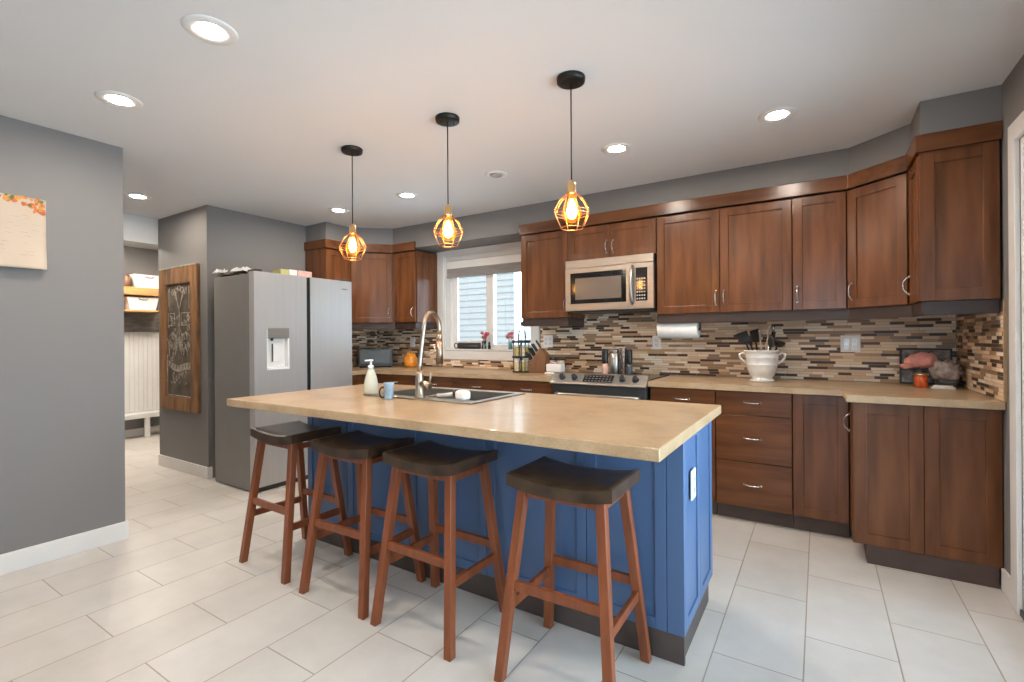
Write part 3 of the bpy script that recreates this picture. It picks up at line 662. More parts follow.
# outlet on the island end
def outlet(name, label, world, rz, w=0.072, h=0.116, gangs=1, toggles=False):
    r = thing(name, label, 'switch' if toggles else 'outlet', world, rz)
    b = MB(); b.box(-w/2, w/2, -0.006, 0.0, -h/2, h/2, 0.002); obj('cover_plate', b, M_white, r)
    for g in range(gangs):
        cx = (g-(gangs-1)/2)*0.046
        b = MB()
        if toggles: b.box(cx-0.016, cx+0.016, -0.009, -0.0062, -0.033, 0.033, 0.001); obj('rocker', b, M_white, r); continue
        b.box(cx-0.017, cx+0.017, -0.0085, -0.0062, -0.038, 0.038, 0.002); rc = obj('receptacle', b, M_porc, r)
        b = MB()
        for zc in (-0.02, 0.02):
            b.box(cx-0.008, cx-0.0055, -0.0091, -0.0086, zc-0.005, zc+0.006); b.box(cx+0.0055, cx+0.008, -0.0091, -0.0086, zc-0.005, zc+0.006); b.box(cx-0.002, cx+0.002, -0.0091, -0.0086, zc-0.013, zc-0.009)
        obj('slots', b, M_dark, rc)
    return r
outlet('electrical_outlet', 'white outlet on the blue end panel of the island', (BX1+0.0005, 2.015, 0.648), R(90))
outlet('electrical_outlet', 'white double outlet on the mosaic under the corner cabinet', (0.187, YB-0.0085, 1.178), 0, 0.116, 0.118, 2)
outlet('electrical_outlet', 'white outlet plate on the mosaic just below the paper towel roll', (-1.163, YB-0.0085, 1.187), 0)
outlet('electrical_outlet', 'white outlet plate on the mosaic behind the knife block', (-2.205, YB-0.0085, 1.20), 0, 0.10, 0.116, 2)
outlet('light_switch', 'white plate on the mosaic above the amber canister near the window', (-3.985, YB-0.0085, 1.195), 0, toggles=True)

# ------------------------------------------------------------------ stools
def leg_mb(sx, sy):
    b = MB(); t = 0.0172
    T = (sx*0.150, sy*0.108, 0.706); B = (sx*0.210, sy*0.190, 0.0)
    lo = [b._v((B[0]+dx*t, B[1]+dy*t, 0)) for dx, dy in ((-1,-1),(1,-1),(1,1),(-1,1))]
    hi = [b._v((T[0]+dx*t, T[1]+dy*t, T[2]-0.006)) for dx, dy in ((-1,-1),(1,-1),(1,1),(-1,1))]
    b.face(lo[::-1]); b.face(hi)
    for i in range(4): b.face([lo[i], lo[(i+1)%4], hi[(i+1)%4], hi[i]])
    bmesh.ops.bevel(b.bm, geom=b.bm.edges[:], offset=0.003, segments=2, affect='EDGES', profile=0.5)
    return b
def leg_xy(sx, sy, z):
    k = z/0.70; return (sx*(0.210-0.060*k), sy*(0.190-0.082*k))
def bar_mb(p, q, w, h):
    b = MB(); P, Q = Vector(p), Vector(q); d = (Q-P).normalized(); s = Vector((-d.y, d.x, 0)).normalized(); u = Vector((0,0,1))
    r1 = [b._v(P+s*a*w/2+u*c*h/2) for a, c in ((-1,-1),(1,-1),(1,1),(-1,1))]; r2 = [b._v(Q+s*a*w/2+u*c*h/2) for a, c in ((-1,-1),(1,-1),(1,1),(-1,1))]
    b.loft([r1, r2], smooth=False); bmesh.ops.bevel(b.bm, geom=b.bm.edges[:], offset=0.0025, segments=2, affect='EDGES', profile=0.5)
    return b
def make_stool():
    r = thing('bar_stool', 'x', 'bar stool', (0,0,0), 0, 'saddle-seat bar stools along the island')
    W2, D2 = 0.203, 0.150
    def top(u, v):
        x = (u*2-1); y = (v*2-1)
        ed = max(abs(x), abs(y))
        z = 0.722 + 0.022*abs(x)**2.2 + 0.008*(1-y*y)*(1-x*x) - 0.006*max(0, (ed-0.86)/0.14)**2
        return (x*W2, y*D2, z)
    b = MB(); b.sheet(top, 20, 12, 0.042, down=True); obj('seat', b, M_seat, r)
    for sx in (-1, 1):
        for sy in (-1, 1): obj('leg', leg_mb(sx, sy), M_swood, r)
    for sy in (-1, 1):
        a = leg_xy(-1, sy, 0.675); c = leg_xy(1, sy, 0.675); obj('apron', bar_mb((a[0]+0.016, a[1], 0.668), (c[0]-0.016, c[1], 0.668), 0.018, 0.030), M_swood, r)
        z = 0.338 if sy < 0 else 0.312
        a = leg_xy(-1, sy, z); c = leg_xy(1, sy, z); obj('stretcher', bar_mb((a[0]+0.016, a[1], z), (c[0]-0.016, c[1], z), 0.018, 0.036), M_swood, r)
    for sx in (-1, 1):
        a = leg_xy(sx, -1, 0.675); c = leg_xy(sx, 1, 0.675); obj('apron', bar_mb((a[0], a[1]+0.016, 0.664), (c[0], c[1]-0.016, 0.664), 0.018, 0.028), M_swood, r)
        a = leg_xy(sx, -1, 0.262); c = leg_xy(sx, 1, 0.262); obj('stretcher', bar_mb((a[0], a[1]+0.016, 0.262), (c[0], c[1]-0.016, 0.262), 0.018, 0.036), M_swood, r)
    return r
stool = make_stool()
for k, (x, y, a, lab) in enumerate(((-2.496, 1.652, -2, 'saddle bar stool at the fridge end of the island'),
                                   (-1.925, 1.640, 1, 'saddle bar stool second from the fridge along the island'),
                                   (-1.416, 1.636, -1, 'saddle bar stool third from the fridge along the island'),
                                   (-0.772, 1.640, 0.5, 'saddle bar stool at the island end with the white outlet'))):
    if k == 0: stool.location = (x, y, 0); stool.rotation_euler.z = R(a); stool['label'] = lab
    else: dup(stool, (x, y, 0), R(a), lab)

# ------------------------------------------------------------------ pendants and ceiling cans
def make_pendant():
    r = thing('pendant_lamp', 'x', 'pendant lamp', (0,0,CEIL), 0, 'copper cage pendant lamps over the island')
    b = MB(); b.lathe([(0.0,-0.026),(0.052,-0.026),(0.064,-0.022),(0.066,-0.004),(0.066,0.0),(0.0,0.0)], 28)
    for a in (0.6, 3.7): b.ball((0.035*math.cos(a), 0.035*math.sin(a), -0.027), 0.005, n=8, m=5)
    obj('canopy', b, M_canopy, r)
    zs = 1.952-CEIL
    b = MB(); b.cyl((0,0,-0.026), (0,0,zs), 0.0035, n=8); obj('cord', b, M_black, r)
    b = MB(); b.lathe([(0.004,zs+0.012),(0.014,zs+0.004),(0.020,zs),(0.0205,zs-0.045),(0.0225,zs-0.047),(0.0225,zs-0.052),(0.0,zs-0.052)], 20); sk_ = obj('socket', b, M_brass, r)
    zt = zs-0.050
    prof = [(0.021, zt), (0.060, zt-0.036), (0.084, zt-0.084), (0.082, zt-0.098), (0.053, zt-0.160)]
    b = MB(); n = 8
    for i in range(n):
        a = 2*math.pi*i/n; b.tube([(q*math.cos(a), q*math.sin(a), z) for q, z in prof], 0.0021, 6)
    for q, z in ((0.021, zt), (0.084, zt-0.084), (0.082, zt-0.098), (0.053, zt-0.160)):
        b.tube([(q*math.cos(2*math.pi*i/n), q*math.sin(2*math.pi*i/n), z) for i in range(n)], 0.0023, 6, closed=True)
    obj('cage', b, M_copper, r)
    b = MB(); b.lathe([(0.013, zt-0.004),(0.014, zt-0.020),(0.026, zt-0.045),(0.045, zt-0.080),(0.047, zt-0.096),(0.036, zt-0.122),(0.015, zt-0.135),(0.0, zt-0.137)], 24); bu = obj('bulb', b, M_bloom, r)  # shell's orange glow stands in for bloom around the lit core
    b = MB(); b.lathe([(0.006, zt-0.026),(0.013, zt-0.040),(0.022, zt-0.070),(0.024, zt-0.088),(0.018, zt-0.108),(0.006, zt-0.118),(0.0, zt-0.119)], 16); obj('filament', b, M_bulb, bu)
    return r
pen = make_pendant()
for k, (x, y, lab) in enumerate(((-0.963, 2.044, 'copper cage pendant nearest the microwave end of the island'), (-1.702, 2.044, 'middle copper cage pendant over the island sink'), (-2.488, 2.050, 'copper cage pendant nearest the fridge'))):
    if k == 0: pen.location = (x, y, CEIL); pen['label'] = lab
    else: dup(pen, (x, y, CEIL), 0.3*k, lab)
def make_can():
    r = thing('recessed_light', 'x', 'ceiling light', (0,0,CEIL), 0, 'recessed ceiling lights')
    b = MB(); b.lathe([(0.0505,-0.0025),(0.058,-0.006),(0.090,-0.005),(0.095,-0.001),(0.095,-0.0002),(0.0505,-0.0002)], 32, caps=False); b.bm.verts.ensure_lookup_table(); obj('trim_ring', b, M_trim, r)
    b = MB(); b.lathe([(0.0,-0.0030),(0.0500,-0.0030),(0.0500,-0.0012),(0.0,-0.0012)], 28); obj('diffuser', b, M_can, r)
    return r
can = make_can()
cans = [(-1.987, 0.964, 'lit ceiling downlight between the island and the viewer, the largest in view'),
        (-2.94, 0.995, 'lit ceiling downlight beside the wall that carries the calendar'),
        (-4.783, 1.74, 'lit ceiling downlight in the hall beside the chalkboard wall'),
        (-3.776, 2.949, 'lit ceiling downlight in front of the fridge'),
        (-2.907, 2.962, 'lit ceiling downlight in front of the window'),
        (-1.08, 2.967, 'lit ceiling downlight in front of the microwave'),
        (-0.183, 2.997, 'lit ceiling downlight nearest the corner wall cabinet and patio door')]
for k, (x, y, lab) in enumerate(cans):
    if k == 0: can.location = (x, y, CEIL); can['label'] = lab
    else: dup(can, (x, y, CEIL), 0, lab)
for x, y in ((-0.9, 0.964-0.1), (-2.9, -1.0), (-0.9, -1.0), (-2.9, -2.5), (-0.9, -2.5), (-6.2, 2.3), (-6.3, 1.75), (-6.9, 2.2), (-6.3, 3.0)): dup(can, (x, y, CEIL), 0, 'unseen ceiling downlight added for extra room light')  # cans out of view, added to lift the light here and in the mudroom
r = thing('recessed_spot', 'unlit swivel ceiling spot between the middle pendant and the window', 'ceiling light', (-1.995, 2.945, CEIL))
b = MB(); b.lathe([(0.050,-0.004),(0.058,-0.007),(0.080,-0.005),(0.084,-0.0005),(0.050,-0.0005)], 28, caps=False); obj('trim_ring', b, M_trim, r)
b = MB(); b.lathe([(0.0,-0.001),(0.048,-0.001),(0.046,-0.012),(0.036,-0.014),(0.030,-0.006),(0.0,-0.005)], 24); obj('swivel_lamp', b, mat('spot_grey', (0.35,0.34,0.33), 0.4), r)

# ------------------------------------------------------------------ fridge
fr = thing('refrigerator', 'stainless side-by-side refrigerator with ice and water dispenser', 'refrigerator', (-4.1, 2.62, 0))
FX0, FX1, FYa, FYb = -4.43, -3.800, 2.158, 3.115
b = MB(); b.box(FX0, FX1-0.075, FYa+0.006, FYb-0.006, 0.012, 1.772, 0.004); wpart('cabinet', b, M_fside, fr)
ydiv = 2.648
b = MB(); b.box(FX1-0.068, FX1-0.012, ydiv-0.021, ydiv+0.021, 0.06, 1.78); wpart('handle_recess', b, M_black, fr)
dy = (2.262, 2.462); dz = (0.985, 1.330)
b = MB()
# freezer door built round the dispenser opening
xa, xb = FX1-0.070, FX1
b.box(xa, xb, FYa, dy[0], 0.045, 1.785); b.box(xa, xb, dy[1], ydiv-0.020, 0.045, 1.785); b.box(xa, xb, dy[0], dy[1], 0.045, dz[0]); b.box(xa, xb, dy[0], dy[1], dz[1], 1.785)
dr = wpart('door', b, M_steelv, fr)
def sub(name, b, m, p): 
    l = fr.location; bmesh.ops.translate(b.bm, verts=b.bm.verts[:], vec=(-l.x,-l.y,-l.z)); return obj(name, b, m, p)
b = MB(); b.box(xb-0.055, xb-0.050, dy[0], dy[1], dz[0], 1.245); b.box(xb-0.050, xb-0.001, dy[0], dy[0]+0.012, dz[0], 1.245); b.box(xb-0.050, xb-0.001, dy[1]-0.012, dy[1], dz[0], 1.245); b.box(xb-0.050, xb+0.004, dy[0]+0.012, dy[1]-0.012, dz[0], dz[0]+0.02, 0.002)
sub('dispenser_recess', b, M_white, dr)
b = MB(); b.box(xb-0.055, xb+0.003, dy[0], dy[1], 1.246, dz[1], 0.004); sub('dispenser_panel', b, M_steel, dr)
b = MB(); b.box(xb-0.045, xb-0.035, 2.325, 2.40, 1.05, 1.20, 0.004); sub('paddle', b, M_white, dr)
b = MB(); b.box(xb-0.034, xb-0.031, 2.325, 2.335, 1.05, 1.20); b.cyl((xb-0.03, 2.325, 1.246), (xb-0.03, 2.325, 1.225), 0.011, 0.008, 10); sub('nozzle', b, M_dark, dr)
b = MB(); b.box(xa, xb, ydiv+0.020, FYb, 0.045, 1.785, 0.003); dr2 = wpart('door', b, M_steelv, fr)
b = MB()
for k in range(7): 
    y0 = 3.000+k*0.0095
    b.box(xb+0.0002, xb+0.001, y0, y0+0.0024, 1.700, 1.712); 
    if k % 2: b.box(xb+0.0002, xb+0.001, y0, y0+0.007, 1.7095, 1.712)
    else: b.box(xb+0.0002, xb+0.001, y0, y0+0.007, 1.700, 1.7025); b.box(xb+0.0002, xb+0.001, y0+0.005, y0+0.007, 1.700, 1.712)
sub('badge', b, M_dark, dr2)
b = MB(); b.box(FX1-0.085, FX1-0.03, FYa+0.01, FYb-0.01, 0.0, 0.043); wpart('kick_grille', b, M_dark, fr)
for y0 in (FYa+0.02, FYb-0.08):
    b = MB(); b.box(FX1-0.13, FX1-0.02, y0, y0+0.06, 1.786, 1.806, 0.004); wpart('hinge_cover', b, M_dark, fr)
# things on top of the fridge
def lump(b, x0, x1, y0, y1, z0, h, seed, n=16):
    def f(u, v):
        e = min(u, 1-u, v, 1-v)
        z = h*(0.35+0.65*abs(mnoise.noise(Vector((u*4+seed, v*4, seed)))) ) * min(1, 0.25+e*5)
        return (x0+(x1-x0)*u+0.012*mnoise.noise(Vector((v*5,u*5,seed))), y0+(y1-y0)*v+0.015*mnoise.noise(Vector((u*6,v*3,seed+3))), z0+z+0.006)
    b.sheet(f, n, n, 0.003, smooth=False)
b = MB(); lump(b, -4.40, -4.05, 2.165, 2.37, 1.7735, 0.075, 2.0)
pb = thing('crumpled_bag', 'crumpled brown bag with white paper on top of the refrigerator', 'bag', (-4.2, 2.25, 1.774)); wpart('bag_body', b, M_brown, pb)
b = MB(); lump(b, -4.16, -3.98, 2.155, 2.27, 1.788, 0.075, 5.0, 10); lump(b, -4.44, -4.32, 2.155, 2.25, 1.80, 0.075, 8.0, 8); wpart('white_paper', b, M_paper, pb)
bx = [(-3.95, -3.83, 2.405, 2.485, 0.046, M_lime, 'pale green carton on the refrigerator, first in the row of three'), (-3.955, -3.83, 2.488, 2.560, 0.050, M_paper, 'white carton on the refrigerator, between the green and pink ones'), (-3.96, -3.825, 2.563, 2.700, 0.050, M_pinkcard, 'pink carton on the refrigerator, standing above the door gap')]
for x0, x1, y0, y1, h, m, lab in bx:
    b = MB(); b.box(x0, x1, y0, y1, 1.786, 1.786+h, 0.002); b.box(x0+0.003, x1-0.003, (y0+y1)/2-0.001, (y0+y1)/2+0.001, 1.786+h, 1.7866+h); tag(obj('carton', b, m), lab, 'box', 'cartons on top of the refrigerator')

# ------------------------------------------------------------------ microwave
mw = thing('microwave', 'stainless over-the-range microwave under the short cabinet', 'microwave', (-1.456, 3.95, 1.46))
MX0, MX1, MYF, MZ0, MZ1 = -1.820, -1.070, 3.725, 1.458, 1.883
b = MB(); b.box(MX0+0.003, MX1-0.003, MYF+0.035, YB-0.010, MZ0+0.004, MZ1-0.001, 0.002); wpart('case', b, M_dark, mw)
b = MB(); b.box(MX0, MX1, MYF+0.004, MYF+0.034, MZ1-0.066, MZ1-0.001, 0.003)
for k in range(24):
    x = MX0+0.03+k*0.029; b.box(x, x+0.022, MYF+0.008, MYF+0.030, MZ1-0.0012, MZ1-0.0004)
wpart('vent_strip', b, M_steel, mw)
mdx = -1.215
b = MB(); zt_ = MZ1-0.069
wx0, wx1, wz0, wz1 = MX0+0.046, -1.288, MZ0+0.058, zt_-0.040
b.box(MX0, wx0, MYF, MYF+0.034, MZ0, zt_, 0.002); b.box(wx1, mdx-0.040, MYF, MYF+0.034, MZ0, zt_, 0.002); b.box(wx0, wx1, MYF, MYF+0.034, MZ0, wz0, 0.002); b.box(wx0, wx1, MYF, MYF+0.034, wz1, zt_, 0.002); b.box(mdx-0.040, mdx+0.002, MYF+0.002, MYF+0.034, MZ0, zt_, 0.002)
md = wpart('door', b, M_steel, mw)
def msub(name, b, m, p):
    l = mw.location; bmesh.ops.translate(b.bm, verts=b.bm.verts[:], vec=(-l.x,-l.y,-l.z)); return obj(name, b, m, p)
b = MB(); b.box(wx0+0.001, wx1-0.001, MYF+0.003, MYF+0.03, wz0+0.001, wz1-0.001); msub('door_glass', b, M_blackglass, md)
b = MB(); b.box(wx0+0.045, wx1-0.04, MYF+0.0018, MYF+0.0029, wz0+0.035, wz1-0.045); msub('door_screen', b, mat('microwave_screen', (0.16,0.125,0.10), 0.22, var=0.06, scale=(200,)*3), md)
b = MB(); hp = []
for i in range(11):
    s = i/10*2-1; hp.append((mdx-0.022, MYF-0.042*(1-abs(s)**3)-0.001, (MZ0+zt_)/2+0.008+s*0.148))
b.tube(hp, [0.0135]*11, 10); msub('door_handle', b, M_steel, md)
b = MB(); b.box(mdx+0.002, MX1, MYF+0.001, MYF+0.034, MZ0, zt_, 0.002); cp = wpart('control_frame', b, M_steel, mw)
b = MB(); b.box(mdx+0.006, MX1-0.047, MYF-0.002, MYF+0.0008, MZ0+0.060, zt_-0.036, 0.001); msub('control_panel', b, M_blackglass, cp)
b = MB(); 
for i in range(4):
    for j in range(7): b.box(mdx+0.012+i*0.019, mdx+0.024+i*0.019, MYF-0.0032, MYF-0.0021, MZ0+0.072+j*0.026, MZ0+0.083+j*0.026)
msub('buttons', b, mat('button_print', (0.42,0.38,0.33), 0.5), cp)
b = MB(); b.box(MX0+0.02, MX1-0.02, MYF+0.03, YB-0.02, MZ0-0.012, MZ0+0.003); wpart('underside_filter', b, M_dark, mw)

# ------------------------------------------------------------------ stove
st = thing('stove', 'stainless slide-in stove with front knobs under the microwave', 'stove', (-1.45, 3.8, 0))
RX0, RX1 = -1.838, -1.060
b = MB(); b.box(RX0+0.005, RX1-0.005, 3.535, YB-0.015, 0.02, 0.905); wpart('oven_body', b, M_dark, st)
b = MB(); b.box(RX0, RX1, 3.60, YB-0.012, 0.906, 0.921, 0.004); ck = wpart('cooktop', b, M_blackglass, st)
# sloped control panel
b = MB(); prof = [(3.478, 0.862), (3.468, 0.870), (3.474, 0.882), (3.546, 0.948), (3.590, 0.950), (3.596, 0.922), (3.596, 0.862)]
va = [b._v((RX0-0.004, y, z)) for y, z in prof]; vb = [b._v((RX1+0.004, y, z)) for y, z in prof]
b.face(va[::-1]); b.face(vb)
for i in range(7): b.face([va[i], va[(i+1)%7], vb[(i+1)%7], vb[i]])
bmesh.ops.bevel(b.bm, geom=b.bm.edges[:], offset=0.002, segments=2, affect='EDGES', profile=0.5)
pn = wpart('control_panel', b, M_steel, st)
def ssub(name, b, m, p):
    l = st.location; bmesh.ops.translate(b.bm, verts=b.bm.verts[:], vec=(-l.x,-l.y,-l.z)); return obj(name, b, m, p)
tilt = math.atan2(0.066, 0.072); nrm = Vector((0, -math.sin(tilt), math.cos(tilt)))
def onpanel(x, s): return Vector((x, 3.474+s*0.072, 0.882+s*0.066))
for x in (-1.745, -1.64, -1.245, -1.145):
    b = MB(); p = onpanel(x, 0.5); b.cyl(p, p+nrm*0.006, 0.026, 0.025, 20); b.cyl(p+nrm*0.006, p+nrm*0.030, 0.021, 0.018, 20)
    q = p+nrm*0.030; b.box(x-0.005, x+0.005, q.y-0.012, q.y+0.006, q.z-0.012, q.z+0.012, 0.002); ssub('knob', b, M_dark, pn)
b = MB(); ps = [onpanel(-1.56, 0.12)+nrm*0.0008, onpanel(-1.32, 0.12)+nrm*0.0008, onpanel(-1.32, 0.88)+nrm*0.0008, onpanel(-1.56, 0.88)+nrm*0.0008]
lo = [b._v(p) for p in ps]; hi = [b._v(p+nrm*0.0015) for p in ps]; b.face(lo[::-1]); b.face(hi)
for i in range(4): b.face([lo[i], lo[(i+1)%4], hi[(i+1)%4], hi[i]])
dp = ssub('display', b, M_blackglass, pn)
b = MB()
for i in range(8):
    for j in range(3):
        p = onpanel(-1.545+i*0.028, 0.25+j*0.24)+nrm*0.0024; b.box(p.x, p.x+0.016, p.y-0.003, p.y+0.001, p.z-0.002, p.z+0.002)
ssub('touch_keys', b, mat('key_print', (0.35,0.30,0.26), 0.5), pn)
b = MB(); b.box(RX0+0.004, RX1-0.004, 3.500, 3.534, 0.20, 0.862, 0.004); od = wpart('oven_door', b, M_dark, st)
b = MB(); b.box(RX0+0.10, RX1-0.10, 3.4965, 3.4995, 0.36, 0.70); ssub('oven_window', b, M_blackglass, od)
b = MB(); b.tube([(RX0+0.05, 3.499, 0.788), (RX0+0.055, 3.455, 0.788), (RX0+0.09, 3.445, 0.788), (RX1-0.09, 3.445, 0.788), (RX1-0.055, 3.455, 0.788), (RX1-0.05, 3.499, 0.788)], 0.012, 10); ssub('oven_handle', b, M_steel, od)
b = MB(); b.box(RX0+0.004, RX1-0.004, 3.505, 3.534, 0.04, 0.195, 0.004); wpart('storage_drawer', b, M_steel, st)
b = MB()
for cx, cy, rr_ in ((-1.62, 3.76, 0.10), (-1.28, 3.75, 0.085), (-1.62, 3.99, 0.075), (-1.28, 3.99, 0.10)):
    b.tube([(cx+rr_*math.cos(2*math.pi*k/32), cy+rr_*math.sin(2*math.pi*k/32), 0.9212) for k in range(32)], 0.0012, 4, closed=True)
ssub('burner_rings', b, mat('burner_print', (0.12,0.11,0.10), 0.4), ck)
# back of the stove: a tray with grinders, canister, tumbler
TZ = 0.9236
b = MB(); b.prism([(-1.54,3.73),(-1.26,3.73),(-1.26,3.90),(-1.54,3.90)], TZ, TZ+0.006, 0.002); b.box(-1.54,-1.26,3.727,3.732,TZ,TZ+0.014); b.box(-1.54,-1.26,3.898,3.903,TZ,TZ+0.014)
tag(obj('serving_tray', b, M_black), 'black tray on the back of the stove, under the grinders and steel canister', 'tray')
TZ += 0.0065
def grinder(x, y, lab, m):
    g = thing('pepper_grinder', lab, 'grinder', (x, y, TZ), 0, 'grinders on the stove tray')
    b = MB(); b.lathe([(0.0,0),(0.026,0),(0.027,0.004),(0.025,0.05),(0.023,0.088),(0.0,0.088)], 18); obj('glass_body', b, m, g)
    b = MB(); b.lathe([(0.024,0.0885),(0.0255,0.095),(0.0265,0.12),(0.026,0.19),(0.022,0.205),(0.0,0.208)], 18); obj('grinder_cap', b, M_black, g)
grinder(-1.497, 3.80, 'black-topped grinder with pinkish salt, at the display end of the tray', M_pinkcard)
grinder(-1.292, 3.80, 'black-topped grinder with grey contents, at the knob end of the tray', M_slate)
cn = thing('steel_canister', 'tall shiny steel canister between the two grinders on the tray', 'canister', (-1.420, 3.815, TZ))
b = MB(); b.lathe([(0.0,0),(0.041,0),(0.043,0.004),(0.043,0.175),(0.040,0.18),(0.0,0.18)], 26); obj('canister_body', b, M_steel, cn)
b = MB(); b.lathe([(0.0435,0.181),(0.0435,0.195),(0.03,0.203),(0.008,0.206),(0.006,0.212),(0.009,0.222),(0.0,0.226)], 24); obj('canister_lid', b, M_steel, cn)
b = MB(); b.lathe([(0.0,0),(0.024,0),(0.026,0.01),(0.031,0.20),(0.031,0.215),(0.028,0.215),(0.024,0.02),(0.0,0.015)], 20); tag(obj('travel_tumbler', b, M_tumbler, None, (-1.348, 3.805, TZ)), 'dark patterned metal tumbler beside the steel canister', 'tumbler')

# ------------------------------------------------------------------ things on the window-side worktop
CZ = 0.9148
ov = thing('countertop_oven', 'dark countertop oven with glossy door in the corner beside the fridge', 'countertop oven', (-4.285, 3.835, CZ), R(53))
b = MB(); b.box(-0.19, 0.19, -0.09, 0.13, 0.012, 0.215, 0.012); obj('case', b, M_dark, ov)
b = MB(); b.box(-0.175, 0.155, -0.098, -0.091, 0.045, 0.195, 0.003); obj('glass_door', b, M_slate, ov)
b = MB(); b.box(-0.19, 0.19, -0.096, -0.091, 0.014, 0.036, 0.002); obj('base_strip', b, M_black, ov)
b = MB(); b.tube([(-0.06,-0.098,0.205),(-0.06,-0.118,0.208),(0.06,-0.118,0.208),(0.06,-0.098,0.205)], 0.006, 8); obj('door_handle', b, M_chrome, ov)
for sx in (-1, 1):
    for y in (-0.06, 0.10): b = MB(); b.cyl((sx*0.16,y,0.0),(sx*0.16,y,0.013),0.012,n=10); obj('foot', b, M_black, ov)
am = thing('amber_canister', 'round amber glass canister under the switch plate near the window', 'canister', (-3.875, 3.985, CZ))
b = MB(); b.lathe([(0.0,0),(0.055,0),(0.072,0.02),(0.08,0.06),(0.074,0.105),(0.055,0.13),(0.05,0.135),(0.0,0.135)], 26); obj('canister_body', b, M_amber, am)
b = MB(); b.lathe([(0.056,0.1355),(0.058,0.145),(0.03,0.158),(0.010,0.162),(0.012,0.172),(0.0,0.176)], 22); obj('canister_lid', b, M_amber, am)
# spice rack with jars
SPX, SPY = -2.345, 3.86
sr = thing('spice_rack', 'black two-tier spice carousel on the worktop beside the knife block', 'spice rack', (SPX, SPY, CZ))
b = MB(); b.lathe([(0.0,0),(0.085,0),(0.085,0.012),(0.0,0.012)], 28); obj('base', b, M_black, sr)
b = MB(); b.lathe([(0.0,0.133),(0.085,0.133),(0.088,0.138),(0.088,0.152),(0.0,0.152)], 28); obj('shelf', b, M_black, sr)
b = MB(); b.lathe([(0.0,0.272),(0.088,0.272),(0.090,0.276),(0.088,0.298),(0.0,0.300)], 28); obj('top_disc', b, M_black, sr)
b = MB(); b.cyl((0,0,0.0125),(0,0,0.1325),0.012,n=12); b.cyl((0,0,0.1525),(0,0,0.2715),0.012,n=12)
for k in range(3):
    a = 2*math.pi*k/3 - 1.0; b.cyl((0.083*math.cos(a),0.083*math.sin(a),0.0125),(0.083*math.cos(a),0.083*math.sin(a),0.2715),0.0045,n=8)
obj('post', b, M_black, sr)
b = MB(); b.cyl((0,0,0.30),(0,0,0.316),0.005,n=8); b.tube([(0.018*math.cos(t),0,0.334+0.018*math.sin(t)) for t in [2*math.pi*k/16 for k in range(16)]], 0.0035, 8, closed=True); obj('carry_ring', b, M_chrome, sr)
def jar_proto(m):
    j = thing('spice_jar', 'x', 'jar', (0,0,0), 0, 'spice jars in the carousel')
    b = MB(); b.lathe([(0.0,0),(0.0205,0),(0.0215,0.003),(0.0215,0.075),(0.0165,0.084),(0.0,0.084)], 14); obj('glass', b, m, j)
    b = MB(); b.lathe([(0.0175,0.0845),(0.0185,0.086),(0.0185,0.102),(0.0,0.104)], 14); obj('lid', b, M_white, j)
    return j
jg, jc = jar_proto(M_jarg), jar_proto(M_jarc); used = set()
for tier in (0, 1):
    for k in range(6):
        a = 2*math.pi*(k+0.5)/6 - 0.3; src = jg if (k+tier) % 2 else jc
        loc = (SPX+0.052*math.cos(a), SPY+0.052*math.sin(a), CZ+(0.0125 if tier == 0 else 0.1525))
        lab = '%s spice jar with white lid on the %s tier of the black carousel' % ('green herb' if src is jg else 'pale tan', 'lower' if tier == 0 else 'upper')
        if src.name not in used: used.add(src.name); src.location = loc; src['label'] = lab
        else: dup(src, loc, 0, lab)
# knife block
kb = thing('knife_block', 'brown slanted wooden knife block beside the stove', 'knife block', (-2.165, 3.88, CZ), R(8))
b = MB(); prof = [(-0.075,0.0),(0.075,0.0),(0.075,0.10),(-0.015,0.235),(-0.075,0.185)]
# side profile in x-z: leans back to the window
prof = [(-0.085,0.0),(0.075,0.0),(0.085,0.165),(0.02,0.225),(-0.085,0.075)]
va = [b._v((x,-0.052,z)) for x, z in prof]; vb = [b._v((x,0.052,z)) for x, z in prof]
b.face(va); b.face(vb[::-1])
for i in range(5): b.face([va[i], vb[i], vb[(i+1)%5], va[(i+1)%5]])
bmesh.ops.bevel(b.bm, geom=b.bm.edges[:], offset=0.003, segments=2, affect='EDGES', profile=0.5)
obj('block', b, M_knifew, kb)
dirk = Vector((-0.55, 0, 0.835)).normalized(); first = None
ca, sa = math.cos(R(8)), math.sin(R(8))
for k, (s, y) in enumerate(((0.20,-0.03),(0.20,0.02),(0.45,-0.035),(0.45,0.0),(0.45,0.035),(0.72,-0.03),(0.72,0.01),(0.92,0.03))):
    p = Vector((-0.085+0.105*s, y, 0.075+0.150*s)) + dirk*0.0048
    wl = (kb.location.x+p.x*ca-p.y*sa, kb.location.y+p.x*sa+p.y*ca, CZ+p.z)
    if first is None:
        first = thing('kitchen_knife', 'x', 'knife', wl, R(8), 'knives in the block')
        b = MB(); q = Vector((0,0,0)); b.tube([q, q+dirk*0.012], 0.0075, 10); obj('bolster', b, M_chrome, first)
        b = MB(); b.tube([q+dirk*0.0125, q+dirk*0.03, q+dirk*0.075, q+dirk*0.095], [0.009,0.0085,0.010,0.007], 10); obj('knife_handle', b, M_black, first)
        kn = first
    else: kn = dup(first, wl, R(8))
    kn['label'] = 'black-handled kitchen knife standing in the brown knife block'
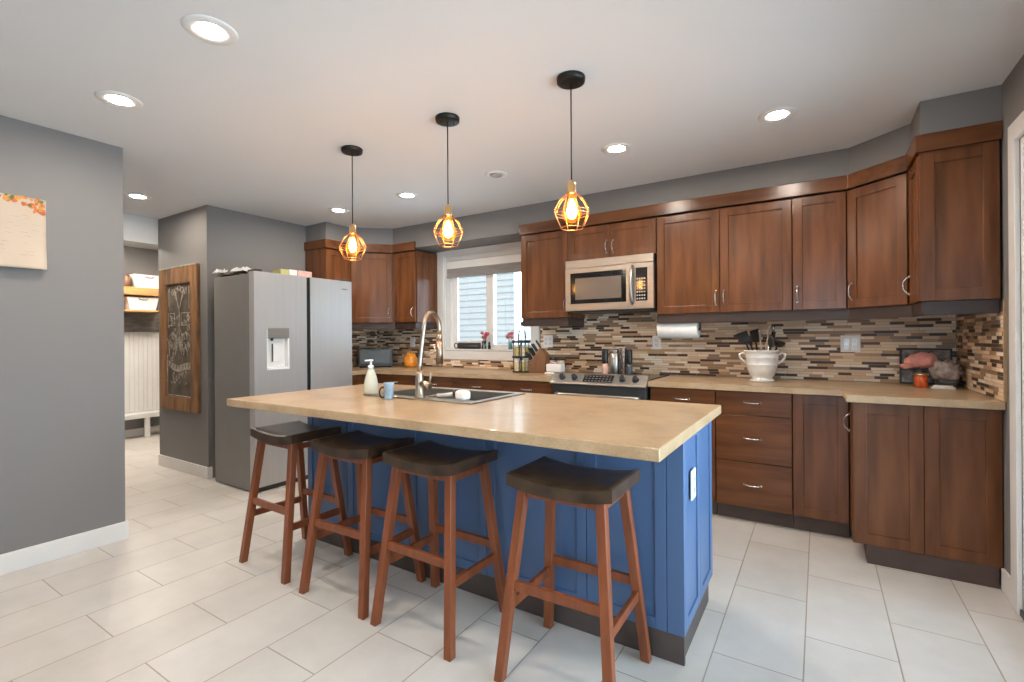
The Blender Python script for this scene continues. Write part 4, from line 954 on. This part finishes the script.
# white dish and small jars by the stove
wb = thing('butter_dish', 'white lidded dish at the stove edge of the window-side worktop', 'dish', (-1.945, 3.775, CZ))
b = MB(); b.box(-0.085,0.085,-0.05,0.05,0,0.02,0.006); obj('dish', b, M_porc, wb)
b = MB(); b.box(-0.075,0.075,-0.042,0.042,0.0205,0.092,0.010); b.cyl((0,0,0.0915),(0,0,0.104),0.010,0.012,12); obj('dish_lid', b, M_porc, wb)
for x, y, m, lab in ((-2.085, 3.99, M_pinkcard, 'small glass jar of pink salt with dark lid, behind the white dish'), (-2.000, 3.985, M_jarc, 'small jar with wide black lid, behind the white dish near the stove')):
    j = thing('salt_jar', lab, 'jar', (x, y, CZ))
    b = MB(); b.lathe([(0.0,0),(0.034,0),(0.037,0.006),(0.037,0.10),(0.030,0.112),(0.0,0.112)], 20); obj('glass', b, m, j)
    b = MB(); b.lathe([(0.034,0.1125),(0.040,0.114),(0.040,0.140),(0.0,0.143)], 20); obj('lid', b, M_dark, j)

# on the windowsill
WS = WZ0+0.0195
cs = thing('sunglasses_case', 'long low black case lying on the windowsill', 'case', (-3.205, YB+0.02, WS))
b = MB(); b.box(-0.125,0.165,-0.028,0.028,0.0,0.068,0.014); obj('case_body', b, M_dark, cs)
b = MB(); b.box(-0.120,0.160,-0.0295,-0.0285,0.030,0.036); obj('seam_trim', b, M_chrome, cs)
b = MB(); b.tube([(-0.150+0.024*math.cos(t),-0.01,0.0345+0.028*math.sin(t)) for t in [2*math.pi*k/18 for k in range(18)]], 0.006, 8, closed=True); obj('ring_pull', b, M_dark, cs)
def posy(x, y, lab, vm, fm, h, vr, n=9, spread=0.045):
    v = thing('flower_vase', lab, 'vase', (x, y, WS), 0, 'flower vases on the windowsill')
    b = MB(); b.lathe([(0.0,0),(vr,0),(vr*1.05,0.01),(vr*0.9,h*0.6),(vr,h),(vr*0.85,h),(vr*0.75,h*0.6),(vr*0.85,0.01),(0.0,0.008)], 18); obj('vase_body', b, vm, v)
    b = MB(); rnd = random.Random(int(abs(x)*1000)); heads = []
    for k in range(n):
        a = rnd.uniform(0, 6.28); q = spread*math.sqrt(rnd.random()); c = (q*math.cos(a), q*math.sin(a)*0.5, h+0.035+rnd.uniform(0.0,0.055)); heads.append(c)
        b.tube([(0,0,h*0.5), (c[0]*0.4,c[1]*0.4,h), c], 0.002, 5)
    obj('stems', b, M_green, v)
    b = MB()
    for c in heads: b.ball(c, 0.019, 0.019, 0.016, 9, 6, 0.35, 40)
    obj('blossoms', b, fm, v)
posy(-2.985, YB+0.018, 'clear vase of red and white flowers beside the black case on the sill', M_clear, M_red, 0.085, 0.024)
posy(-2.655, YB+0.018, 'small teal vase with one round pink flower head on the sill', M_teal, mat('dusty_pink', (0.50,0.16,0.18), 0.7, var=0.3, scale=(40,)*3), 0.075, 0.022, 10, 0.04)
fg = thing('penguin_shaped_figurine', 'tiny dark figurine between the two flower vases on the sill', 'figurine', (-2.905, YB-0.0, WS)); fg.name = 'figurine'
b = MB(); b.lathe([(0.0,0),(0.013,0),(0.016,0.01),(0.015,0.035),(0.009,0.052),(0.0,0.053)], 14); obj('body', b, M_black, fg)
b = MB(); b.ball((0,0,0.063), 0.012, n=12, m=8); obj('head', b, M_black, fg)
bt = thing('glass_bottle', 'tall clear stoppered bottle at the cabinet end of the windowsill', 'bottle', (-2.52, YB+0.025, WS))
b = MB(); b.lathe([(0.0,0),(0.04,0),(0.043,0.006),(0.043,0.15),(0.03,0.19),(0.014,0.215),(0.014,0.25)], 20); obj('bottle_body', b, M_clear, bt)
b = MB(); b.lathe([(0.011,0.235),(0.012,0.252),(0.017,0.258),(0.017,0.272),(0.0,0.28)], 14); obj('stopper', b, M_slate, bt)

# paper towel
pt = thing('paper_towel_holder', 'white paper towel roll hung under the wide wall cabinet', 'paper towel', (-0.922, 3.885, 1.294))
b = MB(); prof = [(0.020,-0.150),(0.071,-0.150),(0.073,-0.147),(0.073,0.147),(0.071,0.150),(0.020,0.150)]
rings = []
for q, x in prof: rings.append([b._v((x, q*math.cos(2*math.pi*i/32), q*math.sin(2*math.pi*i/32))) for i in range(32)])
b.loft(rings, closed=True); obj('paper_roll', b, M_paper, pt)
b = MB(); b.cyl((-0.164,0,0),(0.164,0,0),0.010,n=12)
for s in (-1, 1): b.box(s*0.160-0.004, s*0.160+0.004, -0.012, 0.012, -0.015, 0.1130, 0.001)
obj('bracket', b, M_dark, pt)

# utensil crock
ck_ = thing('utensil_crock', 'white two-handled porcelain crock holding the cooking utensils', 'crock', (-0.345, 3.885, CZ))
b = MB(); b.lathe([(0.0,0),(0.078,0),(0.082,0.006),(0.072,0.018),(0.066,0.026),(0.082,0.045),(0.096,0.085),(0.101,0.115),(0.103,0.118),(0.101,0.122),(0.106,0.165),(0.108,0.168),(0.106,0.172),(0.111,0.205),(0.118,0.213),(0.118,0.220),(0.110,0.221),(0.102,0.205),(0.094,0.10),(0.07,0.045),(0.0,0.035)], 36); obj('pot', b, M_porc, ck_)
for s in (-1, 1):
    b = MB(); b.tube([(s*0.103,0,0.188),(s*0.128,0,0.200),(s*0.146,0,0.190),(s*0.142,0,0.165),(s*0.122,0,0.140),(s*0.1025,0,0.125)], 0.0075, 10); obj('handle', b, M_porc, ck_)
def utensil(name, lab, dx, dy, lean, az, L, m, head, hm=None):
    base_ = Vector((-0.345+dx, 3.885+dy, CZ+0.05))
    u = thing(name, lab, 'utensil', base_, az, 'utensils in the white crock')
    d = Vector((math.sin(lean), 0, math.cos(lean)))
    b = MB(); b.tube([(0,0,0), d*L*0.5, d*L], [0.006,0.0055,0.006], 8); obj('shaft', b, m, u)
    b = MB(); T = Matrix.Translation(d*L) @ Matrix.Rotation(lean, 4, 'Y') @ Matrix.Rotation(R(20), 4, 'Z'); b.M = T
    if head == 'spat': b.sheet(lambda p, q: ((p-0.5)*(0.062+0.018*q), 0.004*math.sin(p*3.1), q*0.085), 6, 6, 0.003)
    elif head == 'spoon': b.ball((0,0,0.035), 0.027, 0.010, 0.042, 14, 9)
    elif head == 'ladle': b.lathe([(0.0,-0.008),(0.025,0.0),(0.038,0.022),(0.040,0.04),(0.036,0.04),(0.022,0.006),(0.0,0.0)], 16, (0.0,-0.01,0.0))
    elif head == 'knob': b.tube([(0,0,-0.01),(0,0,0.02),(0,0,0.03)], [0.008,0.009,0.004], 8)
    obj('head', b, hm or m, u)
utensil('spatula', 'black nylon spatula leaning farthest towards the stove in the white crock', -0.02, 0.0, -0.36, 0.0, 0.235, M_spatula, 'spat')
utensil('turner', 'black turner leaning a little towards the stove in the white crock', -0.01, 0.02, -0.27, R(-55), 0.245, M_spatula, 'spat')
utensil('slotted_spoon', 'black spoon standing in front in the white crock', -0.02, -0.03, -0.32, R(55), 0.215, M_spatula, 'spoon')
utensil('wooden_spoon', 'pale wooden spoon handle upright in the white crock', 0.005, 0.012, -0.06, 0.0, 0.295, M_spoonw, 'knob')
utensil('wooden_fork', 'long pale wooden handle leaning towards the corner in the white crock', 0.0, -0.01, 0.15, 0.0, 0.325, M_spoonw, 'knob')
utensil('whisk', 'slim steel utensil, tallest in the white crock', 0.005, 0.01, 0.21, 0.1, 0.320, M_chrome, 'knob')
utensil('ladle', 'black ladle leaning towards the corner cabinet in the white crock', 0.02, 0.0, 0.37, 0.0, 0.215, M_spatula, 'ladle')
utensil('spatula', 'black nylon spatula leaning farthest from the stove in the white crock', 0.02, 0.02, 0.29, R(55), 0.240, M_spatula, 'spat')
utensil('slotted_spoon', 'black spoon leaning towards the patio door in the white crock', 0.02, -0.02, 0.34, R(-55), 0.210, M_spatula, 'spoon')

# corner display
pf = thing('picture_frame', 'dark picture frame leaning on the mosaic in the corner behind the pink flower', 'picture frame', (0.575, 4.03, CZ), R(-8))
tl = R(12)
def lean(b, th): b.M = Matrix.Translation((0,0.0,0.004)) @ Matrix.Rotation(-th, 4, 'X')
b = MB(); lean(b, tl)
b.box(-0.13,-0.118,-0.006,0.008,0,0.235,0.002); b.box(0.118,0.13,-0.006,0.008,0,0.235,0.002); b.box(-0.118,0.118,-0.006,0.008,0,0.012,0.002); b.box(-0.118,0.118,-0.006,0.008,0.223,0.235,0.002); obj('frame', b, M_black, pf)
b = MB(); lean(b, tl); b.box(-0.118,0.118,0.0,0.006,0.012,0.223); obj('picture', b, mat('abstract_grey_print', (0.16,0.15,0.14), 0.25, var=0.8, scale=(22,22,30)), pf)
bo = thing('glass_bowl', 'dark bowl with crumpled clear wrap in the counter corner', 'bowl', (0.652, 3.890, CZ))
b = MB(); b.lathe([(0.0,0),(0.035,0),(0.045,0.008),(0.055,0.03),(0.058,0.05),(0.053,0.05),(0.045,0.02),(0.0,0.012)], 24); obj('bowl_body', b, M_slate, bo)
b = MB(); b.ball((0.0,-0.005,0.098), 0.066, 0.055, 0.060, 22, 14, 0.65, 9); obj('clear_wrap', b, M_cello, bo)
pk = thing('silk_flower', 'large pink silk flower in a dark vase in the counter corner', 'flower', (0.538, 3.980, CZ))
b = MB(); b.lathe([(0.0,0),(0.028,0),(0.034,0.02),(0.026,0.09),(0.020,0.11),(0.0,0.11)], 20); obj('vase', b, M_slate, pk)
b = MB(); b.tube([(0,0,0.105),(0.004,0,0.13),(0.01,0,0.16)], 0.004, 6); obj('stem', b, M_green, pk)
b = MB()
for k, (cx, cz_, rx, rz_, az) in enumerate(((-0.025,0.155,0.048,0.045,0.2),(0.040,0.160,0.046,0.046,-0.2),(0.008,0.178,0.042,0.032,0.0),(-0.062,0.125,0.036,0.020,0.5),(0.01,0.14,0.05,0.03,0.0))):
    b.ball((cx,-0.01*(k%2),cz_), rx, 0.036, rz_, 16, 10, 0.35, 14)
obj('petals', b, M_pink, pk)
cd = thing('candle_jar', 'small orange-red candle jar in front of the picture frame', 'candle', (0.528, 3.845, CZ))
b = MB(); b.lathe([(0.0,0),(0.030,0),(0.033,0.004),(0.034,0.06),(0.033,0.072),(0.030,0.072),(0.030,0.055),(0.0,0.055)], 22); obj('jar', b, M_candle, cd)
b = MB(); b.lathe([(0.034,0.0725),(0.036,0.075),(0.036,0.086),(0.0,0.088)], 22); obj('lid', b, M_brass, cd)
b = MB(); b.box(-0.055,0.055,-0.014,0.014,0,0.010,0.002); b.box(-0.045,0.045,-0.010,0.010,0.0105,0.020,0.002); tag(obj('paper_pad', b, M_paper, None, (0.622,3.795,CZ), R(4)), 'thin pale paper pad lying beside the candle jar', 'paper')

# ------------------------------------------------------------------ calendar on the near wall
ca_ = thing('wall_calendar', 'cream paper calendar with orange flowers along its top edge', 'calendar', (XW+0.002, 0.74, 1.63))
def page(y0, y1, z0, z1, base, curl):
    return lambda u, v: (base + curl*max(0,1-v)**2.2 + 0.004*math.sin(u*3.0)*(1-v), y0+(y1-y0)*u - 0.006*(1-v), z0+(z1-z0)*v)
b = MB(); b.sheet(page(-0.235,0.152,0.010,0.388,0.004,0.030), 16, 24, 0.002); obj('back_pages', b, M_paper, ca_)
fp = page(-0.235,0.155,0.0,0.392,0.008,0.036)
b = MB(); b.sheet(fp, 16, 24, 0.0015); pg = obj('front_page', b, M_cream, ca_)
rnd = random.Random(5); bo_, bg, by_ = MB(), MB(), MB()
def blot(b, u, v, r_):
    n = 9; c = Vector(fp(u, v)); 
    pts = []
    for i in range(n):
        a = 2*math.pi*i/n; q = r_*(0.75+0.45*rnd.random()); uu, vv = u+q*math.cos(a)/0.39, v+q*math.sin(a)/0.392
        pts.append(b._v(Vector(fp(uu, min(1.02, vv))) + Vector((0.0014+rnd.random()*0.0004,0,0))))
    b.face(pts)
for k in range(70):
    u = rnd.random(); v = 1 - 0.13*rnd.random()*(0.5+abs(u-0.5)*1.2)
    blot(rnd.choice((bo_, bo_, bg, by_)), 0.04+0.92*u, v-0.01, rnd.uniform(0.006,0.013))
for k in range(16): blot(rnd.choice((bo_, by_, bo_)), 0.86+0.12*rnd.random(), 0.80+0.17*rnd.random(), rnd.uniform(0.006,0.013))
for b_, m, nm in ((bo_, M_orange, 'orange_flowers'), (by_, M_yellow, 'yellow_flowers'), (bg, M_green, 'green_leaves')): obj(nm, b_, m, pg)
b = MB()
for k in range(60):
    u = 0.06+0.8*rnd.random(); v = 0.16+0.58*rnd.random(); l_ = 0.01+0.03*rnd.random()
    q = [fp(u, v), fp(u+l_/0.39, v+0.004*rnd.uniform(-1,1)), fp(u+l_/0.39, v+0.008), fp(u, v+0.006)]
    b.face([b._v(Vector(p)+Vector((0.0012,0,0))) for p in q])
obj('handwriting', b, M_ink, pg)

# ------------------------------------------------------------------ chalkboard
cb_ = thing('chalkboard', 'framed chalkboard with white chalk drawings on the wall beside the fridge', 'chalkboard', (-5.085, YP, 0.575))
cw, chh = 0.735, 1.352; fw = 0.125
b = MB(); y0, y1 = -0.030, -0.001
b.box(-cw/2, -cw/2+fw, y0, y1, 0, chh, 0.004); b.box(cw/2-fw, cw/2, y0, y1, 0, chh, 0.004); b.box(-cw/2+fw, cw/2-fw, y0, y1, chh-0.16, chh, 0.004); b.box(-cw/2+fw, cw/2-fw, y0, y1, 0, 0.125, 0.004)
fo = obj('frame', b, M_rustic, cb_)
b = MB(); b.box(-cw/2-0.004, cw/2+0.004, y0-0.004, y0+0.004, chh-0.012, chh+0.004, 0.003); obj('frame_cap', b, M_chalk, fo)
b = MB(); b.box(-cw/2+fw-0.004, cw/2-fw+0.004, -0.012, -0.002, 0.12, chh-0.155); bd = obj('board', b, M_board, cb_)
b = MB()
def ln(*pts, w=0.006): b.tube([(x, -0.0125, z) for x, z in pts], w*0.5, 5)
def circ(x, z, r_, n=10, w=0.006): b.tube([(x+r_*math.cos(2*math.pi*k/n), -0.0125, z+r_*math.sin(2*math.pi*k/n)) for k in range(n)], w*0.5, 5, closed=True)
e0, e1 = -0.240, 0.240
ln((e0,0.135),(e1,0.135),w=0.010); ln((e0,0.135),(e0,0.52),w=0.010); ln((e1,0.14),(e1,0.5),w=0.008)
rnd = random.Random(3)
# top flourish: V-shaped branches and small arcs
for s in (-1, 1):
    ln((0,0.94),(s*0.05,1.05),(s*0.08,1.13),w=0.010); ln((0.02*s,1.0),(s*0.10,1.10),(s*0.15,1.15)); ln((s*0.19,0.95),(s*0.19,1.16)); ln((s*0.215,0.98),(s*0.215,1.15))
for x in (-0.12,-0.06,0.0,0.06,0.12): circ(x, 1.135+0.02*math.cos(x*30), 0.026, w=0.008)
# two boxes with marks
for cx in (-0.155, 0.135):
    w2 = 0.060 if cx < 0 else 0.095
    ln((cx-w2,0.80),(cx+w2,0.80),(cx+w2,0.915),(cx-w2,0.915),(cx-w2,0.80),w=0.010)
    for k in range(6): x = cx+rnd.uniform(-0.7,0.7)*w2; z = 0.83+0.06*rnd.random(); ln((x,z),(x+0.02,z+0.02),(x+0.03,z-0.005),w=0.009)
ln((0,0.94),(0,0.66),w=0.010); b.box(-0.018,0.018,-0.0145,-0.0122,0.62,0.69,0.001)
for s in (-1, 1):
    ln((0,0.78),(s*0.06,0.70),(s*0.13,0.74),(s*0.19,0.70)); circ(s*0.12,0.70,0.03); circ(s*0.17,0.62,0.024)
for k in range(46):
    x, z = rnd.uniform(-0.22,0.22), rnd.uniform(0.50,0.67); a = rnd.uniform(-0.03,0.03); ln((x,z),(x+a,z+0.05),(x+a*1.5,z+0.07),w=0.007)
for k in range(24): x, z = rnd.uniform(-0.22,0.22), rnd.uniform(0.48,0.90); circ(x, z, rnd.uniform(0.008,0.02), 8)
# ribbon banner
top = [(-0.22,0.475),(-0.12,0.435),(-0.02,0.42),(0.10,0.445),(0.22,0.455)]
for (xa, za), (xb2, zb2) in zip(top[:-1], top[1:]):
    b.face([b._v((xa,-0.0128,za)), b._v((xb2,-0.0128,zb2)), b._v((xb2,-0.0128,zb2-0.062)), b._v((xa,-0.0128,za-0.062))])
for k in range(30): x, z = rnd.uniform(-0.15,0.17), rnd.uniform(0.24,0.36); ln((x,z),(x+rnd.uniform(-.03,.03),z+0.02),w=0.006)
obj('chalk_drawing', b, M_chalk, bd)
b = MB()
for k in range(7):
    x = -0.19+k*0.06; z = 0.415 - 0.02*math.sin(k*0.6); b.box(x, x+0.009, -0.0139, -0.0129, z-0.012, z+0.022); b.box(x, x+0.024, -0.0139, -0.0129, z+0.013, z+0.022)
obj('banner_marks', b, M_board, bd)

# ------------------------------------------------------------------ mudroom seen past the near wall
def wall_panel(name, b, m): return struct(name, b, m)
b = MB()
for k in range(34):
    y = 1.40+k*0.05; b.box(XM+0.001, XM+0.014, y+0.0015, y+0.0485, 0.312, 1.345, 0.004)
b.box(XM+0.001, XM+0.006, 1.40, 3.10, 0.31, 1.345); struct('trim_beadboard', b, M_trim)
be = thing('mudroom_bench', 'low white bench against the beadboard in the mudroom', 'bench', (-7.30, 2.2, 0))
b = MB(); b.box(XM+0.002, -7.22, 1.42, 3.08, 0.252, 0.309, 0.004); wpart('seat', b, M_trim, be)
for y in (1.5, 2.725, 3.02):
    b = MB(); b.box(-7.285, -7.235, y-0.026, y+0.026, 0.0, 0.251, 0.003); wpart('leg', b, M_trim, be)
b = MB(); b.box(XM+0.002, XM+0.02, 1.42, 3.08, 0.0, 0.10, 0.003); struct('baseboard_mudroom', b, M_trim)
hb = thing('coat_rack_board', 'weathered grey board of coat hooks above the beadboard', 'coat rack', (-7.43, 2.3, 1.35))
b = MB(); b.box(XM+0.002, XM+0.025, 1.42, 3.0, 1.348, 1.585, 0.003); wpart('backing_board', b, M_greywood, hb)
for y in (1.9, 2.5-0.02, 2.95):
    b = MB(); b.cyl((XM+0.026, y, 1.40), (XM+0.034, y, 1.40), 0.022, n=12); b.tube([(XM+0.033,y,1.40),(XM+0.075,y,1.38),(XM+0.085,y,1.41),(XM+0.09,y,1.44)], 0.008, 8); b.tube([(XM+0.033,y,1.39),(XM+0.05,y,1.33),(XM+0.07,y,1.325),(XM+0.08,y,1.35)], 0.007, 8); wpart('hook', b, M_black, hb)
sh = thing('wall_shelf', 'tan wooden cubby shelf holding a white bin in the mudroom', 'shelf', (-7.3, 2.3, 1.6))
X1_ = -7.12
b = MB(); b.box(XM+0.002, X1_, 1.42, 2.88, 1.592, 1.615, 0.002); wpart('bottom_board', b, M_tan, sh)
b = MB(); b.box(XM+0.002, X1_, 1.42, 2.88, 1.865, 1.895, 0.002); wpart('top_board', b, M_tan, sh)
b = MB(); b.box(X1_-0.02, X1_, 1.466, 2.854, 1.800, 1.864, 0.002); wpart('front_apron', b, M_tan, sh)
b = MB(); b.box(XM+0.002, X1_, 2.855, 2.88, 1.616, 1.864, 0.001); wpart('side_board', b, M_trim, sh)
b = MB(); b.box(XM+0.002, X1_, 1.44, 1.465, 1.616, 1.864, 0.001); wpart('side_board', b, M_tan, sh)
b = MB(); b.box(XM+0.002, XM+0.012, 1.466, 2.854, 1.616, 1.864); wpart('back_board', b, M_tan, sh)
def bin_(loc, lab):
    r = thing('storage_bin', lab, 'bin', loc, 0, 'white bins in the mudroom')
    b = MB(); lo = [(-0.10,-0.135),(0.10,-0.135),(0.10,0.135),(-0.10,0.135)]
    A = [b._v((x,y,0)) for x, y in lo]; B = [b._v((x*1.15,y*1.25,0.165)) for x, y in lo]; B2 = [b._v((x*1.08,y*1.18,0.165)) for x, y in lo]; A2 = [b._v((x*0.94,y*0.95,0.008)) for x, y in lo]
    b.face(A[::-1]); b.face(A2)
    for P_, Q_ in ((A, B), (B, B2), (B2, A2)):
        for i in range(4): b.face([P_[i], P_[(i+1)%4], Q_[(i+1)%4], Q_[i]])
    obj('bin_body', b, M_bin, r)
    b = MB(); b.tube([(0.110,-0.05,0.145),(0.119,-0.03,0.130),(0.119,0.03,0.130),(0.110,0.05,0.145)], 0.006, 8); obj('bin_handle', b, M_greywood, r)
bin_((-7.28, 2.66, 1.6155), 'white fabric bin inside the tan cubby shelf')
bin_((-7.26, 2.72, 1.8955), 'white fabric bin on top of the tan cubby shelf')
b = MB(); b.lathe([(0.0,0),(0.045,0),(0.05,0.02),(0.046,0.12),(0.03,0.15),(0.0,0.155)], 20); tag(obj('brown_jug', b, mat('brown_glaze', (0.12,0.06,0.035), 0.3, var=0.3), None, (-7.22, 2.505, 1.8955)), 'small brown jug on the cubby shelf beside the white bin', 'jug')
b = MB(); b.box(-0.012,0.012,-0.10,0.0,0,0.27,0.003); tag(obj('sign_board', b, M_slate, None, (-7.30, 2.50, 1.8955)), 'dark upright board standing on the cubby shelf behind the jug', 'board')

fl = thing('added_mudroom_light', 'unseen round ceiling light added to brighten the mudroom, beyond the hall header', 'ceiling light', (-6.45, 2.05, CEIL))  # hidden behind the header, added because the mudroom was too dark
b = MB(); b.lathe([(0.0,-0.001),(0.175,-0.001),(0.175,-0.02),(0.16,-0.024),(0.0,-0.024)], 32); obj('base_ring', b, M_trim, fl)
b = MB(); b.lathe([(0.0,-0.085),(0.06,-0.080),(0.12,-0.062),(0.155,-0.0245),(0.0,-0.0245)], 32); obj('dome', b, mat('added_light_dome', (1,1,1), 0.4, emit=(1.0, 0.93, 0.83), es=90.0), fl)
